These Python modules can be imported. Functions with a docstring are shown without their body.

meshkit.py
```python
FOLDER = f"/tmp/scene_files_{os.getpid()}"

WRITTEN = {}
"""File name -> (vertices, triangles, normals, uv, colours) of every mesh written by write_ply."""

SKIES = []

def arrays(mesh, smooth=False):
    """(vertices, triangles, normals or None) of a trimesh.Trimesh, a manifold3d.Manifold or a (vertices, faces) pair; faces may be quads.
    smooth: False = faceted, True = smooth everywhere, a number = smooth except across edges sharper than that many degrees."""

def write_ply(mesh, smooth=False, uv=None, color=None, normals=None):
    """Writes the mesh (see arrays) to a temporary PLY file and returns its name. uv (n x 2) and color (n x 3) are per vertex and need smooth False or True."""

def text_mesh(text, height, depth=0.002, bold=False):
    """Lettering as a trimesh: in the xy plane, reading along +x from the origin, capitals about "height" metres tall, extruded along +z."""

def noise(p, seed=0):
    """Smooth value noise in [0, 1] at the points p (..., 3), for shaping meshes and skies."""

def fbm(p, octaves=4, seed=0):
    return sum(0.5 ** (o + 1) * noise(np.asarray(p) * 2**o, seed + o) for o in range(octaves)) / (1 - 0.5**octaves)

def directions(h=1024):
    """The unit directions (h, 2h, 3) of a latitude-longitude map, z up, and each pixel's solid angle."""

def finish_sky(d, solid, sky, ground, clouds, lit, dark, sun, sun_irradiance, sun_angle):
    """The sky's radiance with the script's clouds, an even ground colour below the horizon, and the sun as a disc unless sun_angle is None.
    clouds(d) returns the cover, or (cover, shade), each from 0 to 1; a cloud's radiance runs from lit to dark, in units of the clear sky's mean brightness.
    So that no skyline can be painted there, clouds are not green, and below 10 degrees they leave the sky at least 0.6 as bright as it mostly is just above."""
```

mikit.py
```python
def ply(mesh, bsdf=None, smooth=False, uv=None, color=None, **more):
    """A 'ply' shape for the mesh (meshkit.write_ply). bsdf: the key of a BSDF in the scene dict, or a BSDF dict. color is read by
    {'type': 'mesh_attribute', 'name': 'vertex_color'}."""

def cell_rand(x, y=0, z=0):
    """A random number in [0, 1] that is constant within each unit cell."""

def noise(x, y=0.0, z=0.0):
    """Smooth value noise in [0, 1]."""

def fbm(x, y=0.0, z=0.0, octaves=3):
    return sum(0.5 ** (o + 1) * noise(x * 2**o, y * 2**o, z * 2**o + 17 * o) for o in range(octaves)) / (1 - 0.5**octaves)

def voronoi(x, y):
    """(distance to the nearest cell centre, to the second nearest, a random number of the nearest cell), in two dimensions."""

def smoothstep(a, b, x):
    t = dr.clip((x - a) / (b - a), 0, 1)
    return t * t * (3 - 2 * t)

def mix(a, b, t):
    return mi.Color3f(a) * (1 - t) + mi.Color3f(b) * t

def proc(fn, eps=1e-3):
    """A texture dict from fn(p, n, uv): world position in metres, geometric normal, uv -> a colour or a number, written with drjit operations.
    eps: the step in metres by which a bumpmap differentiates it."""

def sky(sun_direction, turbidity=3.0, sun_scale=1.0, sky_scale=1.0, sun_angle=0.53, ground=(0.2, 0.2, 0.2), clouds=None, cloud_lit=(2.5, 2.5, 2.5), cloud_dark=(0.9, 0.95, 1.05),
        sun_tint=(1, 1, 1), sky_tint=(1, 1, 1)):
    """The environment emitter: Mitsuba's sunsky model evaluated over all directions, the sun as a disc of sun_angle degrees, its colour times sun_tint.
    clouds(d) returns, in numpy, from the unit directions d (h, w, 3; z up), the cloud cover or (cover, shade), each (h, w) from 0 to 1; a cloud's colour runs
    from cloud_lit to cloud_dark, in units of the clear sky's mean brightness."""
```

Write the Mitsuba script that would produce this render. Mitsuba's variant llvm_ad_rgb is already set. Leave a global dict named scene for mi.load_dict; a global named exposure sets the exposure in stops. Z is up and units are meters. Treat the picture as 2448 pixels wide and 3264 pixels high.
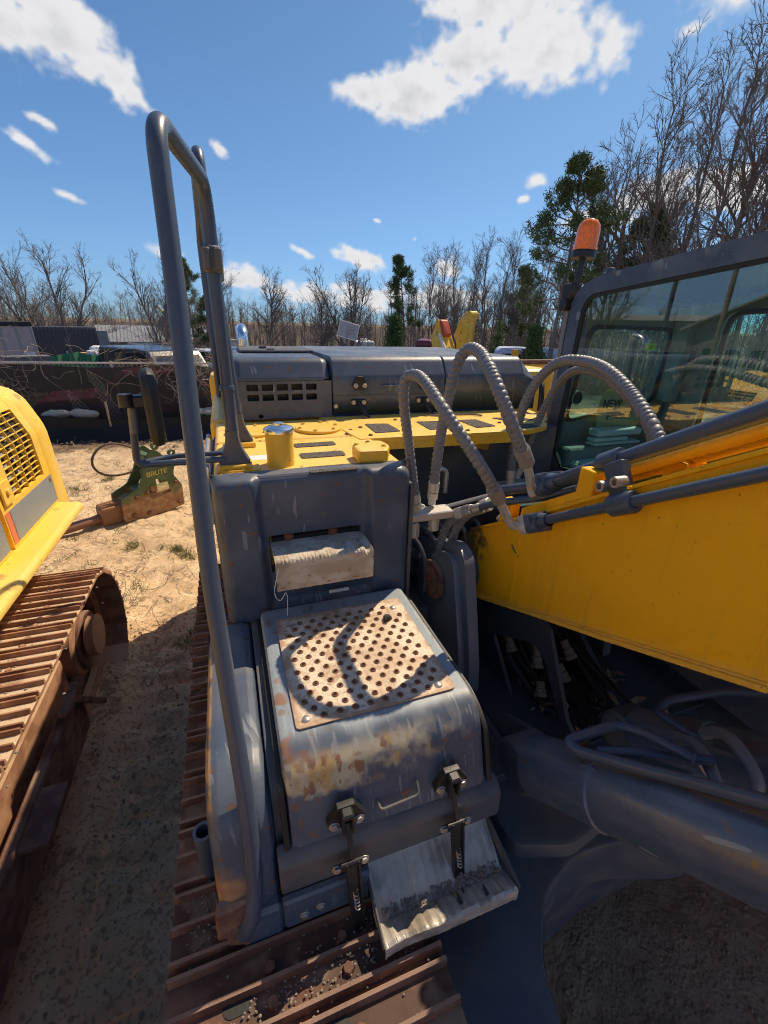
import math
import numpy as np
import trimesh
import drjit as dr
import mitsuba as mi
import mapbox_earcut
from shapely.geometry import Polygon, Point
import mikit
import meshkit
from mikit import proc, noise, fbm, voronoi, smoothstep, mix

scene, labels = {}, {}
# ------------------------------------------------------------------ camera, sky, exposure
PITCH, YAW, ROLL, FOCAL = 0.4077, 0.3448, 0.0234, 1380.0
_fw = np.array([math.sin(YAW) * math.cos(PITCH), math.cos(YAW) * math.cos(PITCH), -math.sin(PITCH)])
_r0 = np.array([math.cos(YAW), -math.sin(YAW), 0.0])
_u0 = np.cross(_r0, _fw)
_rt = _r0 * math.cos(ROLL) + _u0 * math.sin(ROLL)
_up = np.cross(_rt, _fw)
EYE = np.array([0.0, 0.0, 2.3])
scene['camera'] = {'type': 'perspective', 'fov': 2 * math.degrees(math.atan(1224 / FOCAL)), 'fov_axis': 'x', 'near_clip': 0.02, 'far_clip': 3000.0,
                   'to_world': mi.ScalarTransform4f().look_at(origin=EYE.tolist(), target=(EYE + _fw).tolist(), up=_up.tolist())}
SUN = (0.512, 0.347, 0.787)
exposure = 1.85
# clouds: azimuth from +y towards +x, elevation, half sizes in degrees, tilt, strength
CLOUDS = [(-9.8, 21.6, 5.0, 2.8, 28, 1.15), (-6.2, 19.2, 3.0, 1.9, 35, 1.0), (-14.0, 21.5, 3.6, 2.8, 10, 1.0), (-20, 24, 5, 3, 15, 1.0), (-4.2, 18.0, 1.6, .8, 30, .55),
          (17.5, 20.6, 3.6, 1.6, 0, 1.1), (22.0, 20.8, 5.0, 2.6, -5, 1.35), (27.5, 23.0, 5.0, 2.6, -5, 1.35), (34.0, 23.2, 5.5, 3.0, 0, 1.35), (31, 27, 9, 3.4, 0, 1.3), (39.8, 22.8, 2.2, 2.2, 30, .7),
          (46.3, 22.6, 1.0, .7, 0, .7), (49.5, 24.0, 3.5, 1.2, 10, .5), (-14.4, 13.6, 2.1, .55, 25, .75), (-12.2, 10.4, 1.6, .4, 15, .8), (-13.2, 15.4, 1.1, .35, 20, .6), (1.8, 15.7, .9, .5, 30, .7),
          (9.6, 7.4, 1.4, .5, 25, .95), (16.4, 6.9, 3.6, 1.0, 12, 1.05), (26.6, 6.2, 1.8, 1.2, -10, 1.0), (3.0, 4.6, 3.5, 1.5, 10, .9), (9.0, 3.2, 6, 1.1, 0, .8), (17, 3.0, 7, 1.6, 0, .9), (27, 3, 6, 1.6, 0, .9), (-4.5, 6.4, 2.0, .8, 10, .6),
          (35.2, 13.7, 1.3, .75, -10, 1.0), (34.0, 12.3, .7, .35, 0, .9), (46.5, 12.3, 4.2, 1.7, 0, 1.1), (52.5, 11.8, 5.0, 1.9, 0, 1.1), (42, 10.4, 4, 1.2, 0, 1.0), (18.2, 10.5, .5, .25, 15, .9), (22.5, 9.0, .3, .25, 40, .5),
          (-60, 14, 9, 2.5, 10, .9), (-45, 24, 10, 3, 0, .8), (-75, 30, 12, 4, 0, .9), (80, 20, 12, 4, 0, .9), (110, 35, 14, 5, 0, .9), (150, 25, 14, 4, 0, .9), (190, 30, 14, 5, 0, .8), (230, 18, 12, 3, 0, .9), (-120, 40, 12, 5, 0, .7)]


def clouds(d):
    az = np.degrees(np.arctan2(d[..., 0], d[..., 1]))
    el = np.degrees(np.arcsin(np.clip(d[..., 2], -1, 1)))
    rows = np.nonzero((el[:, 0] > 0) & (el[:, 0] < 50))[0]
    cover, shade = np.zeros(az.shape), np.zeros(az.shape)
    s = slice(rows[0], rows[-1] + 1)
    a, e = az[s], el[s]
    p = np.stack([a * .55, e * .8, a * 0], -1)
    w1, w2 = meshkit.fbm(p * .9, 4, 3) - .5, meshkit.fbm(p * .9 + 40, 4, 7) - .5
    f = meshkit.fbm(p * 1.5 + 11, 5, 21) - .5
    best = np.full(a.shape, -9.0)
    bot = np.zeros(a.shape)
    for (ca, ce, ra, re, tilt, st) in CLOUDS:
        da = (a - ca + 180) % 360 - 180
        da = (da + w1 * 2.2 * min(1, ra / 2.5)) * np.cos(np.radians(ce))
        de = e - ce + w2 * 1.6 * min(1, re / 1.2)
        t = math.radians(tilt)
        x, y = (da * math.cos(t) - de * math.sin(t)) / ra, (da * math.sin(t) + de * math.cos(t)) / re
        q = st - np.sqrt(x * x + y * y) * st
        m = q > best
        best, bot = np.where(m, q, best), np.where(m, np.clip(.55 - .6 * y, 0, 1), bot)
    dens = best + f * .95
    cover[s] = np.clip((dens + .06) / .50, 0, 1) ** 1.4
    g = meshkit.fbm(p * 1.1 + 70, 4, 5)
    shade[s] = np.clip((dens - .35) * .9, 0, 1) * bot * np.clip((g - .35) * 3, 0, 1) * .9
    return cover, shade


scene['sky'] = mikit.sky(SUN, turbidity=3.0, clouds=clouds, cloud_lit=(3.0, 3.0, 3.05), cloud_dark=(1.5, 1.55, 1.65), sky_tint=(.58, .79, .97), sun_tint=(1.0, .97, .90), ground=(.24, .19, .13))


# ------------------------------------------------------------------ materials
def mat(name, base, rough=.5, metal=0.0, spec=.5, bump=None, **kw):
    b = {'type': 'principled', 'base_color': base if isinstance(base, dict) else {'type': 'rgb', 'value': list(base)}, 'roughness': rough, 'metallic': metal, 'specular': spec, **kw}
    if bump:
        b = {'type': 'bumpmap', 'arbitrary': bump[0], 'scale': bump[1], 'bsdf': b}
    scene[name] = {'type': 'twosided', 'bsdf': b}
    return name


def c3(r, g, b):
    return mi.Color3f(r, g, b)


def f_slate(p, n, uv):
    d = fbm(p.x * 9, p.y * 9, p.z * 9, 4)
    s = noise(p.x * 140, p.y * 140, p.z * 140)
    col = mix(c3(.058, .082, .128), c3(.092, .118, .165), smoothstep(.4, .75, d))
    dust = smoothstep(.3, .9, n.z) * smoothstep(.35, .7, fbm(p.x * 5 + 9, p.y * 5, p.z * 5, 3))
    col = mix(col, c3(.27, .25, .22), dust * .35)
    scr = smoothstep(.705, .735, fbm(p.x * 75 + p.y * 20, p.y * 9, p.z * 11, 2)) * smoothstep(.45, .6, fbm(p.x * 6, p.y * 6, p.z * 6 + 4, 2))
    col = mix(col, c3(.30, .33, .37), scr * .45)
    chip = smoothstep(.735, .755, fbm(p.x * 30 + 2, p.y * 30, p.z * 30, 3))
    col = mix(col, c3(.14, .085, .055), chip * .8)
    # rusted, paint-stripped lower front corner of the cowl
    cr = smoothstep(.085, .03, dr.sqrt(dr.square((p.x + .15) * .8) + dr.square((p.y - .62) * .6) + dr.square((p.z - 1.085) * .7)) + (fbm(p.x * 24, p.y * 24, p.z * 24, 3) - .5) * .07)
    col = mix(col, mix(c3(.26, .12, .055), c3(.40, .26, .14), fbm(p.x * 50, p.y * 50, p.z * 50, 2)), cr * .95)
    # thin rust line where paint has rubbed off along the top of the cowl's outer edge
    ln = smoothstep(.012, .004, dr.abs(p.x + .146)) * smoothstep(.45, .6, fbm(3, p.y * 14, p.z * 14, 3)) * smoothstep(1.27, 1.30, p.z) * smoothstep(1.36, 1.35, p.z) * smoothstep(1.34, 1.3, p.y)
    col = mix(col, c3(.42, .27, .13), ln * .9)
    return mix(col, c3(.34, .33, .31), smoothstep(.93, .96, s) * .55)


def f_dark_slate(p, n, uv):
    d = fbm(p.x * 7, p.y * 7, p.z * 7, 4)
    col = mix(c3(.066, .078, .100), c3(.12, .115, .112), smoothstep(.4, .7, d))
    return mix(col, c3(.20, .155, .11), smoothstep(.6, .75, fbm(p.x * 3 + 5, p.y * 3, p.z * 3, 4)) * .5)


def f_yellow(p, n, uv):
    d = fbm(p.x * 4, p.y * 4, p.z * 4, 4)
    col = mix(c3(.76, .42, .022), c3(.80, .50, .06), smoothstep(.35, .7, d))
    dust = smoothstep(.5, .95, n.z) * (.35 + .5 * fbm(p.x * 14, p.y * 14, 3, 3))
    col = mix(col, c3(.80, .60, .28), dust * .55)
    chip = smoothstep(.80, .83, fbm(p.x * 38, p.y * 38, p.z * 38, 2))
    return mix(col, c3(.16, .09, .04), chip * .7)


def f_boom(p, n, uv):
    d = fbm(p.y * 5, p.z * 5, p.x * 5, 4)
    col = mix(c3(.84, .43, .006), c3(.80, .405, .008), smoothstep(.35, .7, d))
    soot = smoothstep(1.395, 1.455, p.y + (fbm(p.y * 26, p.z * 26, 1, 4) - .5) * .16) * smoothstep(1.20, 1.30, p.z + (fbm(p.y * 20, p.z * 20, 7, 3) - .5) * .15)
    col = mix(col, c3(.05, .04, .03), soot * .9)
    dirt = smoothstep(.66, .76, fbm(p.y * 34, p.z * 60, p.x * 9, 3))
    col = mix(col, c3(.42, .22, .03), dirt * .10)
    streak = smoothstep(.62, .72, fbm(p.y * 60, (p.z + p.y * .6) * 3, 2, 2)) * smoothstep(.0, .3, fbm(p.y * 3, p.z * 3, 8, 2) - .42)
    col = mix(col, c3(.46, .25, .05), streak * .14)
    low = smoothstep(.035, .0, p.z - (1.183 + (1.433 - p.y) * .437) + (fbm(p.y * 9, p.z * 9, 3, 3) - .5) * .03)
    col = mix(col, c3(.55, .36, .12), low * .35)
    return mix(col, c3(.14, .08, .03), smoothstep(.90, .915, fbm(p.y * 60, p.z * 60, 4, 2)) * .5)


def f_yellow_old(p, n, uv):
    d = fbm(p.x * 3, p.y * 3, p.z * 3, 4)
    col = mix(c3(.78, .50, .05), c3(.74, .52, .13), smoothstep(.35, .7, d))
    rust = smoothstep(.66, .76, fbm(p.x * 11, p.y * 11, p.z * 11, 4))
    return mix(col, c3(.20, .10, .04), rust * .55)


def f_lid(p, n, uv):
    d = fbm(p.x * 12, p.y * 12, p.z * 12, 4)
    col = mix(c3(.062, .086, .130), c3(.100, .125, .165), smoothstep(.4, .7, d))
    # paler worn paint on the trodden top, rust-stained yellow scuff along the bent front edge
    top = smoothstep(.735, .775, p.y + (fbm(p.x * 14, p.y * 9, 2, 3) - .5) * .06)
    col = mix(col, c3(.32, .385, .43), top * .65)
    e = fbm(p.x * 22, p.z * 18, p.y * 22, 4) - .5
    s = fbm(p.x * 60, p.z * 34, p.y * 34, 4)
    band = smoothstep(.062, .035, dr.abs(p.z - 1.352 + p.x * .05 + e * .10)) * smoothstep(.735, .70, p.y) * smoothstep(.44, .24, p.x + e * .6)
    scuff = mix(c3(.60, .40, .13), c3(.60, .52, .34), smoothstep(.3, .6, fbm(p.x * 30, p.z * 22, 4, 3)))
    scuff = mix(scuff, c3(.34, .16, .06), smoothstep(.55, .68, s))
    col = mix(col, scuff, band * .85)
    drips = smoothstep(.60, .66, fbm(p.x * 30, p.z * 14, 3, 4)) * smoothstep(1.22, 1.36, p.z) * smoothstep(.78, .7, p.y)
    col = mix(col, c3(.30, .29, .25), drips * .3)
    rust = smoothstep(.66, .73, fbm(p.x * 26 + 4, p.y * 26, p.z * 26, 4))
    edge = smoothstep(.045, .02, p.x - .02 + e * .03) * smoothstep(.52, .66, fbm(p.x * 18, p.y * 18, p.z * 18 + 3, 3))
    spk = smoothstep(.80, .86, noise(p.x * 210, p.y * 210, p.z * 210)) * .35
    scr = smoothstep(.70, .74, fbm(p.x * 120, p.y * 12 + p.z * 12, 5, 2)) * .25
    col = mix(col, c3(.42, .44, .46), scr)
    return mix(col, c3(.24, .105, .045), dr.maximum(dr.maximum(rust * .55, edge * .8), spk))


def f_tread(p, n, uv):
    d = fbm(p.x * 16, p.y * 16, p.z * 8, 4)
    col = mix(c3(.66, .55, .42), c3(.50, .38, .27), smoothstep(.40, .62, d))
    ed = dr.minimum(dr.minimum(p.x - .066, .500 - p.x), dr.minimum(p.y - .776, 1.222 - p.y)) + (fbm(p.x * 30, p.y * 30, 5, 3) - .5) * .05
    rust = dr.maximum(smoothstep(.02, -.005, ed), smoothstep(.66, .74, fbm(p.x * 34, p.y * 34, 8, 4)) * .8)
    fine = smoothstep(.62, .72, noise(p.x * 160, p.y * 160, 2))
    col = mix(col, c3(.33, .18, .10), rust * .75)
    return mix(col, c3(.26, .17, .11), fine * .3)


def f_rust(p, n, uv):
    d = fbm(p.x * 14, p.y * 14, p.z * 14, 4)
    col = mix(c3(.125, .064, .048), c3(.22, .122, .088), smoothstep(.35, .65, d))
    f = noise(p.x * 190, p.y * 190, p.z * 190)
    col = mix(col, c3(.30, .20, .14), smoothstep(.7, .9, f) * .35)
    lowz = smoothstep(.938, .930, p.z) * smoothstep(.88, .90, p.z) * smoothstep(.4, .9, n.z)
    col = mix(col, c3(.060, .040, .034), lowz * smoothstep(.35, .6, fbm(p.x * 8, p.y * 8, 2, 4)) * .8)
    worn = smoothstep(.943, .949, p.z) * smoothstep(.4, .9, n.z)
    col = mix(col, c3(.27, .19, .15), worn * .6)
    mud = smoothstep(.54, .66, fbm(p.x * 7 + 3, p.y * 7, p.z * 7, 4)) * smoothstep(.4, .9, n.z)
    return mix(col, c3(.36, .28, .20), mud * .5)


def f_rust_sandy(p, n, uv):
    d = fbm(p.x * 14, p.y * 14, p.z * 14, 4)
    col = mix(c3(.25, .125, .075), c3(.37, .21, .125), smoothstep(.35, .65, d))
    mud = smoothstep(.18, .42, fbm(p.x * 7 + 3, p.y * 7, p.z * 7, 4)) * smoothstep(.5, .95, n.z) * dr.maximum(smoothstep(.862, .850, p.z) * smoothstep(.5, .6, p.z), smoothstep(.35, .2, p.z) * 2.0)
    return mix(col, c3(.58, .46, .32), dr.minimum(mud, 1.0) * .92)


def f_sand(p, n, uv):
    a = fbm(p.x * .6, p.y * .6, 1, 4)
    b = fbm(p.x * 6, p.y * 6, 3, 4)
    c = noise(p.x * 95, p.y * 95, 5)
    col = mix(c3(.60, .44, .26), c3(.47, .335, .205), smoothstep(.38, .66, a))
    col = mix(col, c3(.66, .51, .33), smoothstep(.5, .72, b) * .6)
    col = mix(col, c3(.26, .17, .10), smoothstep(.62, .82, c) * .65)
    col = mix(col, c3(.74, .60, .42), smoothstep(.80, .9, noise(p.x * 60 + 9, p.y * 60, 7)) * .5)
    dark = smoothstep(.60, .68, fbm(p.x * 3.2 + 7, p.y * 3.2, 9, 5)) * smoothstep(.42, .6, noise(p.x * 40, p.y * 40, 4))
    col = mix(col, c3(.16, .115, .075), dark * .5)
    leaf = smoothstep(9.35, 9.8, p.y - p.x * .08 + (fbm(p.x * 1.5, p.y * 1.5, 2, 4) - .5) * 1.5)
    litter = mix(c3(.10, .072, .05), c3(.21, .15, .10), noise(p.x * 26, p.y * 26, 8))
    col = mix(col, litter, leaf * .93)
    far = smoothstep(14, 22, dr.sqrt(p.x * p.x + p.y * p.y))
    col = mix(col, mix(c3(.085, .072, .06), c3(.16, .125, .095), noise(p.x * .8, p.y * .8, 2)), far)
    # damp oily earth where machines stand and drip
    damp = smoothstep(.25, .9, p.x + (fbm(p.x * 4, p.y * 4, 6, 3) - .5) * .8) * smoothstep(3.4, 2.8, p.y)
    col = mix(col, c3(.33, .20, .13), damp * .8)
    # trodden darker lane of old crawler prints between the machines
    lane = smoothstep(.42, .25, dr.abs(p.x + .66 - .04 * (p.y - 2)) + (fbm(p.x * 5, p.y * 5, 2, 3) - .5) * .3) * smoothstep(3.6, 3.0, p.y)
    return mix(col, c3(.44, .285, .16), lane * .18)


def f_sand_h(p, n, uv):
    return fbm(p.x * 22, p.y * 22, 3, 4) * .8 + noise(p.x * 130, p.y * 130, 2) * .25


def f_galv(p, n, uv):
    d = fbm(p.x * 26, p.y * 26, p.z * 26, 4)
    col = mix(c3(.52, .49, .43), c3(.40, .375, .33), smoothstep(.35, .65, d))
    st = smoothstep(.5, .75, fbm(p.x * 90, p.y * 9, p.z * 9, 3))
    col = mix(col, c3(.46, .46, .45), st * .5)
    dirt = smoothstep(.56, .70, fbm(p.x * 10 + 2, p.y * 10, p.z * 10, 4))
    return mix(col, c3(.22, .165, .11), dirt * .6)


def f_step(p, n, uv):
    d = fbm(p.x * 30, p.y * 30, p.z * 30, 4)
    col = mix(c3(.42, .35, .26), c3(.54, .49, .41), smoothstep(.35, .65, d))
    sp = smoothstep(.72, .82, fbm(p.x * 60 + 3, p.y * 60, p.z * 60, 2))
    col = mix(col, c3(.20, .13, .09), sp * .7)
    return mix(col, c3(.30, .24, .18), smoothstep(.5, .7, fbm(p.x * 11, p.y * 11, p.z * 11, 3)) * .5)


def f_bark(p, n, uv):
    d = fbm(p.x * 3, p.y * 3, p.z * 1.2, 3)
    return mix(c3(.165, .14, .12), c3(.29, .25, .22), d)


def f_rustgreen(p, n, uv):
    d = fbm(p.x * 9, p.y * 9, p.z * 9, 4) - .5
    g = mix(c3(.070, .125, .050), c3(.12, .165, .065), smoothstep(-.15, .2, d))
    r = mix(c3(.33, .17, .075), c3(.42, .27, .12), smoothstep(-.1, .2, fbm(p.x * 20, p.y * 20, p.z * 20, 3) - .5))
    return mix(r, g, smoothstep(.24, .36, p.z + d * .35))


def f_fabric(p, n, uv):
    d = fbm(p.x * 2, p.z * 4, p.y, 4)
    return mix(c3(.015, .0125, .0105), c3(.036, .030, .025), d)


def f_wall(p, n, uv):
    r = .5 + .5 * dr.cos((p.x + p.y * .4) * 16)
    return mix(c3(.17, .18, .20), c3(.22, .235, .26), r * .5 + .5 * fbm(p.x, p.y, p.z, 3))


def f_pad(p, n, uv):
    return mix(c3(.075, .07, .065), c3(.21, .19, .175), smoothstep(.55, .85, noise(p.x * 420, p.y * 420, 1)))


slate = mat('m_slate', proc(f_slate), .42, spec=.5)
cyl_m = mat('m_cyl', proc(f_slate), .28, spec=.9)
slate_dark = mat('m_slate_dark', proc(f_dark_slate), .55)
pipe_m = mat('m_pipe', (.056, .078, .122), .36)
yellow = mat('m_yellow', proc(f_yellow), .42)
boom_m = mat('m_boom', proc(f_boom), .5, spec=.25)
yellow_old = mat('m_yellow_old', proc(f_yellow_old), .45)
lid_m = mat('m_lid', proc(f_lid), .45)
tread = mat('m_tread', proc(f_tread), .55, metal=.1)
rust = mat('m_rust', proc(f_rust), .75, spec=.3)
rust_sandy = mat('m_rust_sandy', proc(f_rust_sandy), .8, spec=.25)
sand = mat('m_sand', proc(f_sand), .95, spec=.1, bump=(proc(f_sand_h, 2e-3), .02))
galv = mat('m_galv', proc(f_galv), .5, metal=.35)
step_m = mat('m_step', proc(f_step), .8, spec=.3)
bark = mat('m_bark', proc(f_bark), .9, spec=.15)
rustgreen = mat('m_rustgreen', proc(f_rustgreen), .6)
steel = mat('m_steel', (.66, .66, .65), .34, metal=.6)
chrome = mat('m_chrome', (.82, .83, .85), .2, metal=1.0)
worn_steel = mat('m_worn', (.36, .35, .34), .4, metal=.5)
zinc = mat('m_zinc', (.60, .57, .52), .42, metal=.45)
hose_m = mat('m_hose', (.165, .172, .19), .45)
black = mat('m_black', (.018, .018, .02), .45)
rubber = mat('m_rubber', (.018, .018, .019), .6)
pad_m = mat('m_pad', proc(f_pad), .95, spec=.1)
fabric_m = {'type': 'mask', 'opacity': .91, 'bsdf': {'type': 'twosided', 'bsdf': {'type': 'principled', 'base_color': proc(f_fabric), 'roughness': .8}}}
scene['m_screen'] = fabric_m
silt_m = mat('m_silt', (.016, .016, .017), .6, spec=.2)
warehouse_m = mat('m_warehouse', proc(f_wall), .7)
white_m = mat('m_white', (.72, .72, .70), .5)
plastic_white = mat('m_plasticwhite', (.70, .70, .68), .5)
orange_lens = mat('m_lens', (.98, .21, .012), .15, spec=.6)
bolt_rust = mat('m_boltrust', (.22, .10, .05), .7)
bolt_m = mat('m_bolt', (.50, .46, .42), .38, metal=.7)
tan_m = mat('m_tan', (.50, .38, .20), .8)
ink_m = mat('m_ink', (.05, .055, .045), .8)
lime_m = mat('m_lime', (.20, .85, .03), .6)
grey_m = mat('m_grey', (.30, .31, .32), .6)
stripe_grey = mat('m_stripe', (.20, .235, .27), .45)
red_m = mat('m_red', (.50, .09, .055), .4)
stripe_red = mat('m_stripered', (.62, .17, .09), .5)
maroon_m = mat('m_maroon', (.14, .02, .025), .25, clearcoat=.6)
navy_m = mat('m_navy', (.018, .03, .06), .2, clearcoat=.8)
silver_m = mat('m_silver', (.55, .57, .60), .25, clearcoat=.6, metal=.3)
bluewhite_m = mat('m_bluewhite', (.50, .58, .75), .35)
carglass_m = mat('m_carglass', (.012, .016, .02), .06, spec=.8)
needle = mat('m_needle', (.095, .140, .045), .7)
needle_light = mat('m_needlelight', (.085, .14, .035), .7)
twig_m = mat('m_twig', (.27, .22, .175), .9)
wood_far = mat('m_woodfar', (.215, .18, .155), .95, spec=.1)
grass_m = mat('m_grass', (.17, .17, .06), .8)
straw_m = mat('m_straw', (.33, .25, .15), .9)
greentarp_m = mat('m_greentarp', (.04, .21, .10), .6)
pinkwall_m = mat('m_pinkwall', (.45, .37, .36), .7)
shed_m = mat('m_shed', (.24, .25, .25), .8)
gravel_m = mat('m_gravel', (.24, .215, .19), .9)
leaf_m = mat('m_leaf', (.20, .125, .07), .8)
scene['m_glass'] = {'type': 'thindielectric', 'int_ior': 1.9, 'specular_transmittance': {'type': 'rgb', 'value': [.58, .95, .88]}}
scene['m_glass_clear'] = {'type': 'thindielectric', 'int_ior': 1.5, 'specular_transmittance': {'type': 'rgb', 'value': [.72, .92, .88]}}


# ------------------------------------------------------------------ scene helpers
def key(name, parent=None):
    base = parent + '__' + name if parent else name
    if base not in TAKEN:
        TAKEN[base] = 0
        return base
    while True:
        TAKEN[base] += 1
        k = '%s_%03d' % (base, TAKEN[base])
        if k not in TAKEN:
            TAKEN[k] = 0
            return k


TAKEN = {}


def thing(name, label, cat, group=None):
    k = key(name)
    labels[k] = {'label': label, 'category': cat}
    if group:
        labels[k]['group'] = group
    return k


def part(parent, name, mesh, m, smooth=35, label=None, kind=None):
    k = key(name, parent)
    scene[k] = mikit.ply(mesh, m, smooth=smooth)
    if label or kind:
        labels[k] = {}
        if label:
            labels[k]['label'] = label
        if kind:
            labels[k]['kind'] = kind
    return k


def copy_part(parent, name, src, tw):
    k = key(name, parent)
    scene[k] = {**src, 'to_world': tw}
    return k


def solo(name, mesh, m, label, cat, smooth=35, group=None, kind=None):
    k = thing(name, label, cat, group) if not kind else key(name)
    scene[k] = mikit.ply(mesh, m, smooth=smooth)
    if kind:
        labels[k] = {'kind': kind, 'label': label}
        if kind == 'stuff':
            labels[k]['category'] = cat
    return k


T4 = mi.ScalarTransform4f


def tmat(M):
    return T4(np.asarray(M, float).tolist())


# ------------------------------------------------------------------ mesh helpers
V = lambda *a: np.array(a, float)


def cat(*ms):
    ms = [m for x in ms for m in (x if isinstance(x, (list, tuple)) else [x])]
    return trimesh.util.concatenate(ms) if len(ms) > 1 else ms[0]


def cbox(lo, hi, b=.004):
    lo, hi = np.minimum(lo, hi).astype(float), np.maximum(lo, hi).astype(float)
    b = min(b, .45 * (hi - lo).min())
    if b <= 0:
        return trimesh.creation.box(bounds=[lo, hi])
    pts = []
    for k in range(3):
        i = np.array([b, b, b]); i[k] = 0
        a, c = lo + i, hi - i
        for x in (a[0], c[0]):
            for y in (a[1], c[1]):
                for z in (a[2], c[2]):
                    pts.append((x, y, z))
    return trimesh.convex.convex_hull(np.array(pts))


def rbox(lo, hi, r=.02, sub=2):
    lo, hi = np.minimum(lo, hi).astype(float) + r, np.maximum(lo, hi).astype(float) - r
    s = trimesh.creation.icosphere(subdivisions=sub, radius=r).vertices
    return trimesh.convex.convex_hull(np.vstack([s + V(x, y, z) for x in (lo[0], hi[0]) for y in (lo[1], hi[1]) for z in (lo[2], hi[2])]))


def frame(o, ux, uy, uz):
    M = np.eye(4)
    M[:3, 0], M[:3, 1], M[:3, 2], M[:3, 3] = ux, uy, uz, o
    return M


def moved(m, M):
    m = m.copy()
    m.apply_transform(np.asarray(M, float))
    return m


def at(m, x=0, y=0, z=0, rz=0, rx=0, ry=0, s=1):
    M = trimesh.transformations.euler_matrix(rx, ry, rz, 'sxyz')
    M[:3, :3] *= s
    M[:3, 3] = (x, y, z)
    return moved(m, M)


def area2(p):
    x, y = p[:, 0], p[:, 1]
    return np.sum(x * np.roll(y, -1) - np.roll(x, -1) * y)


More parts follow.
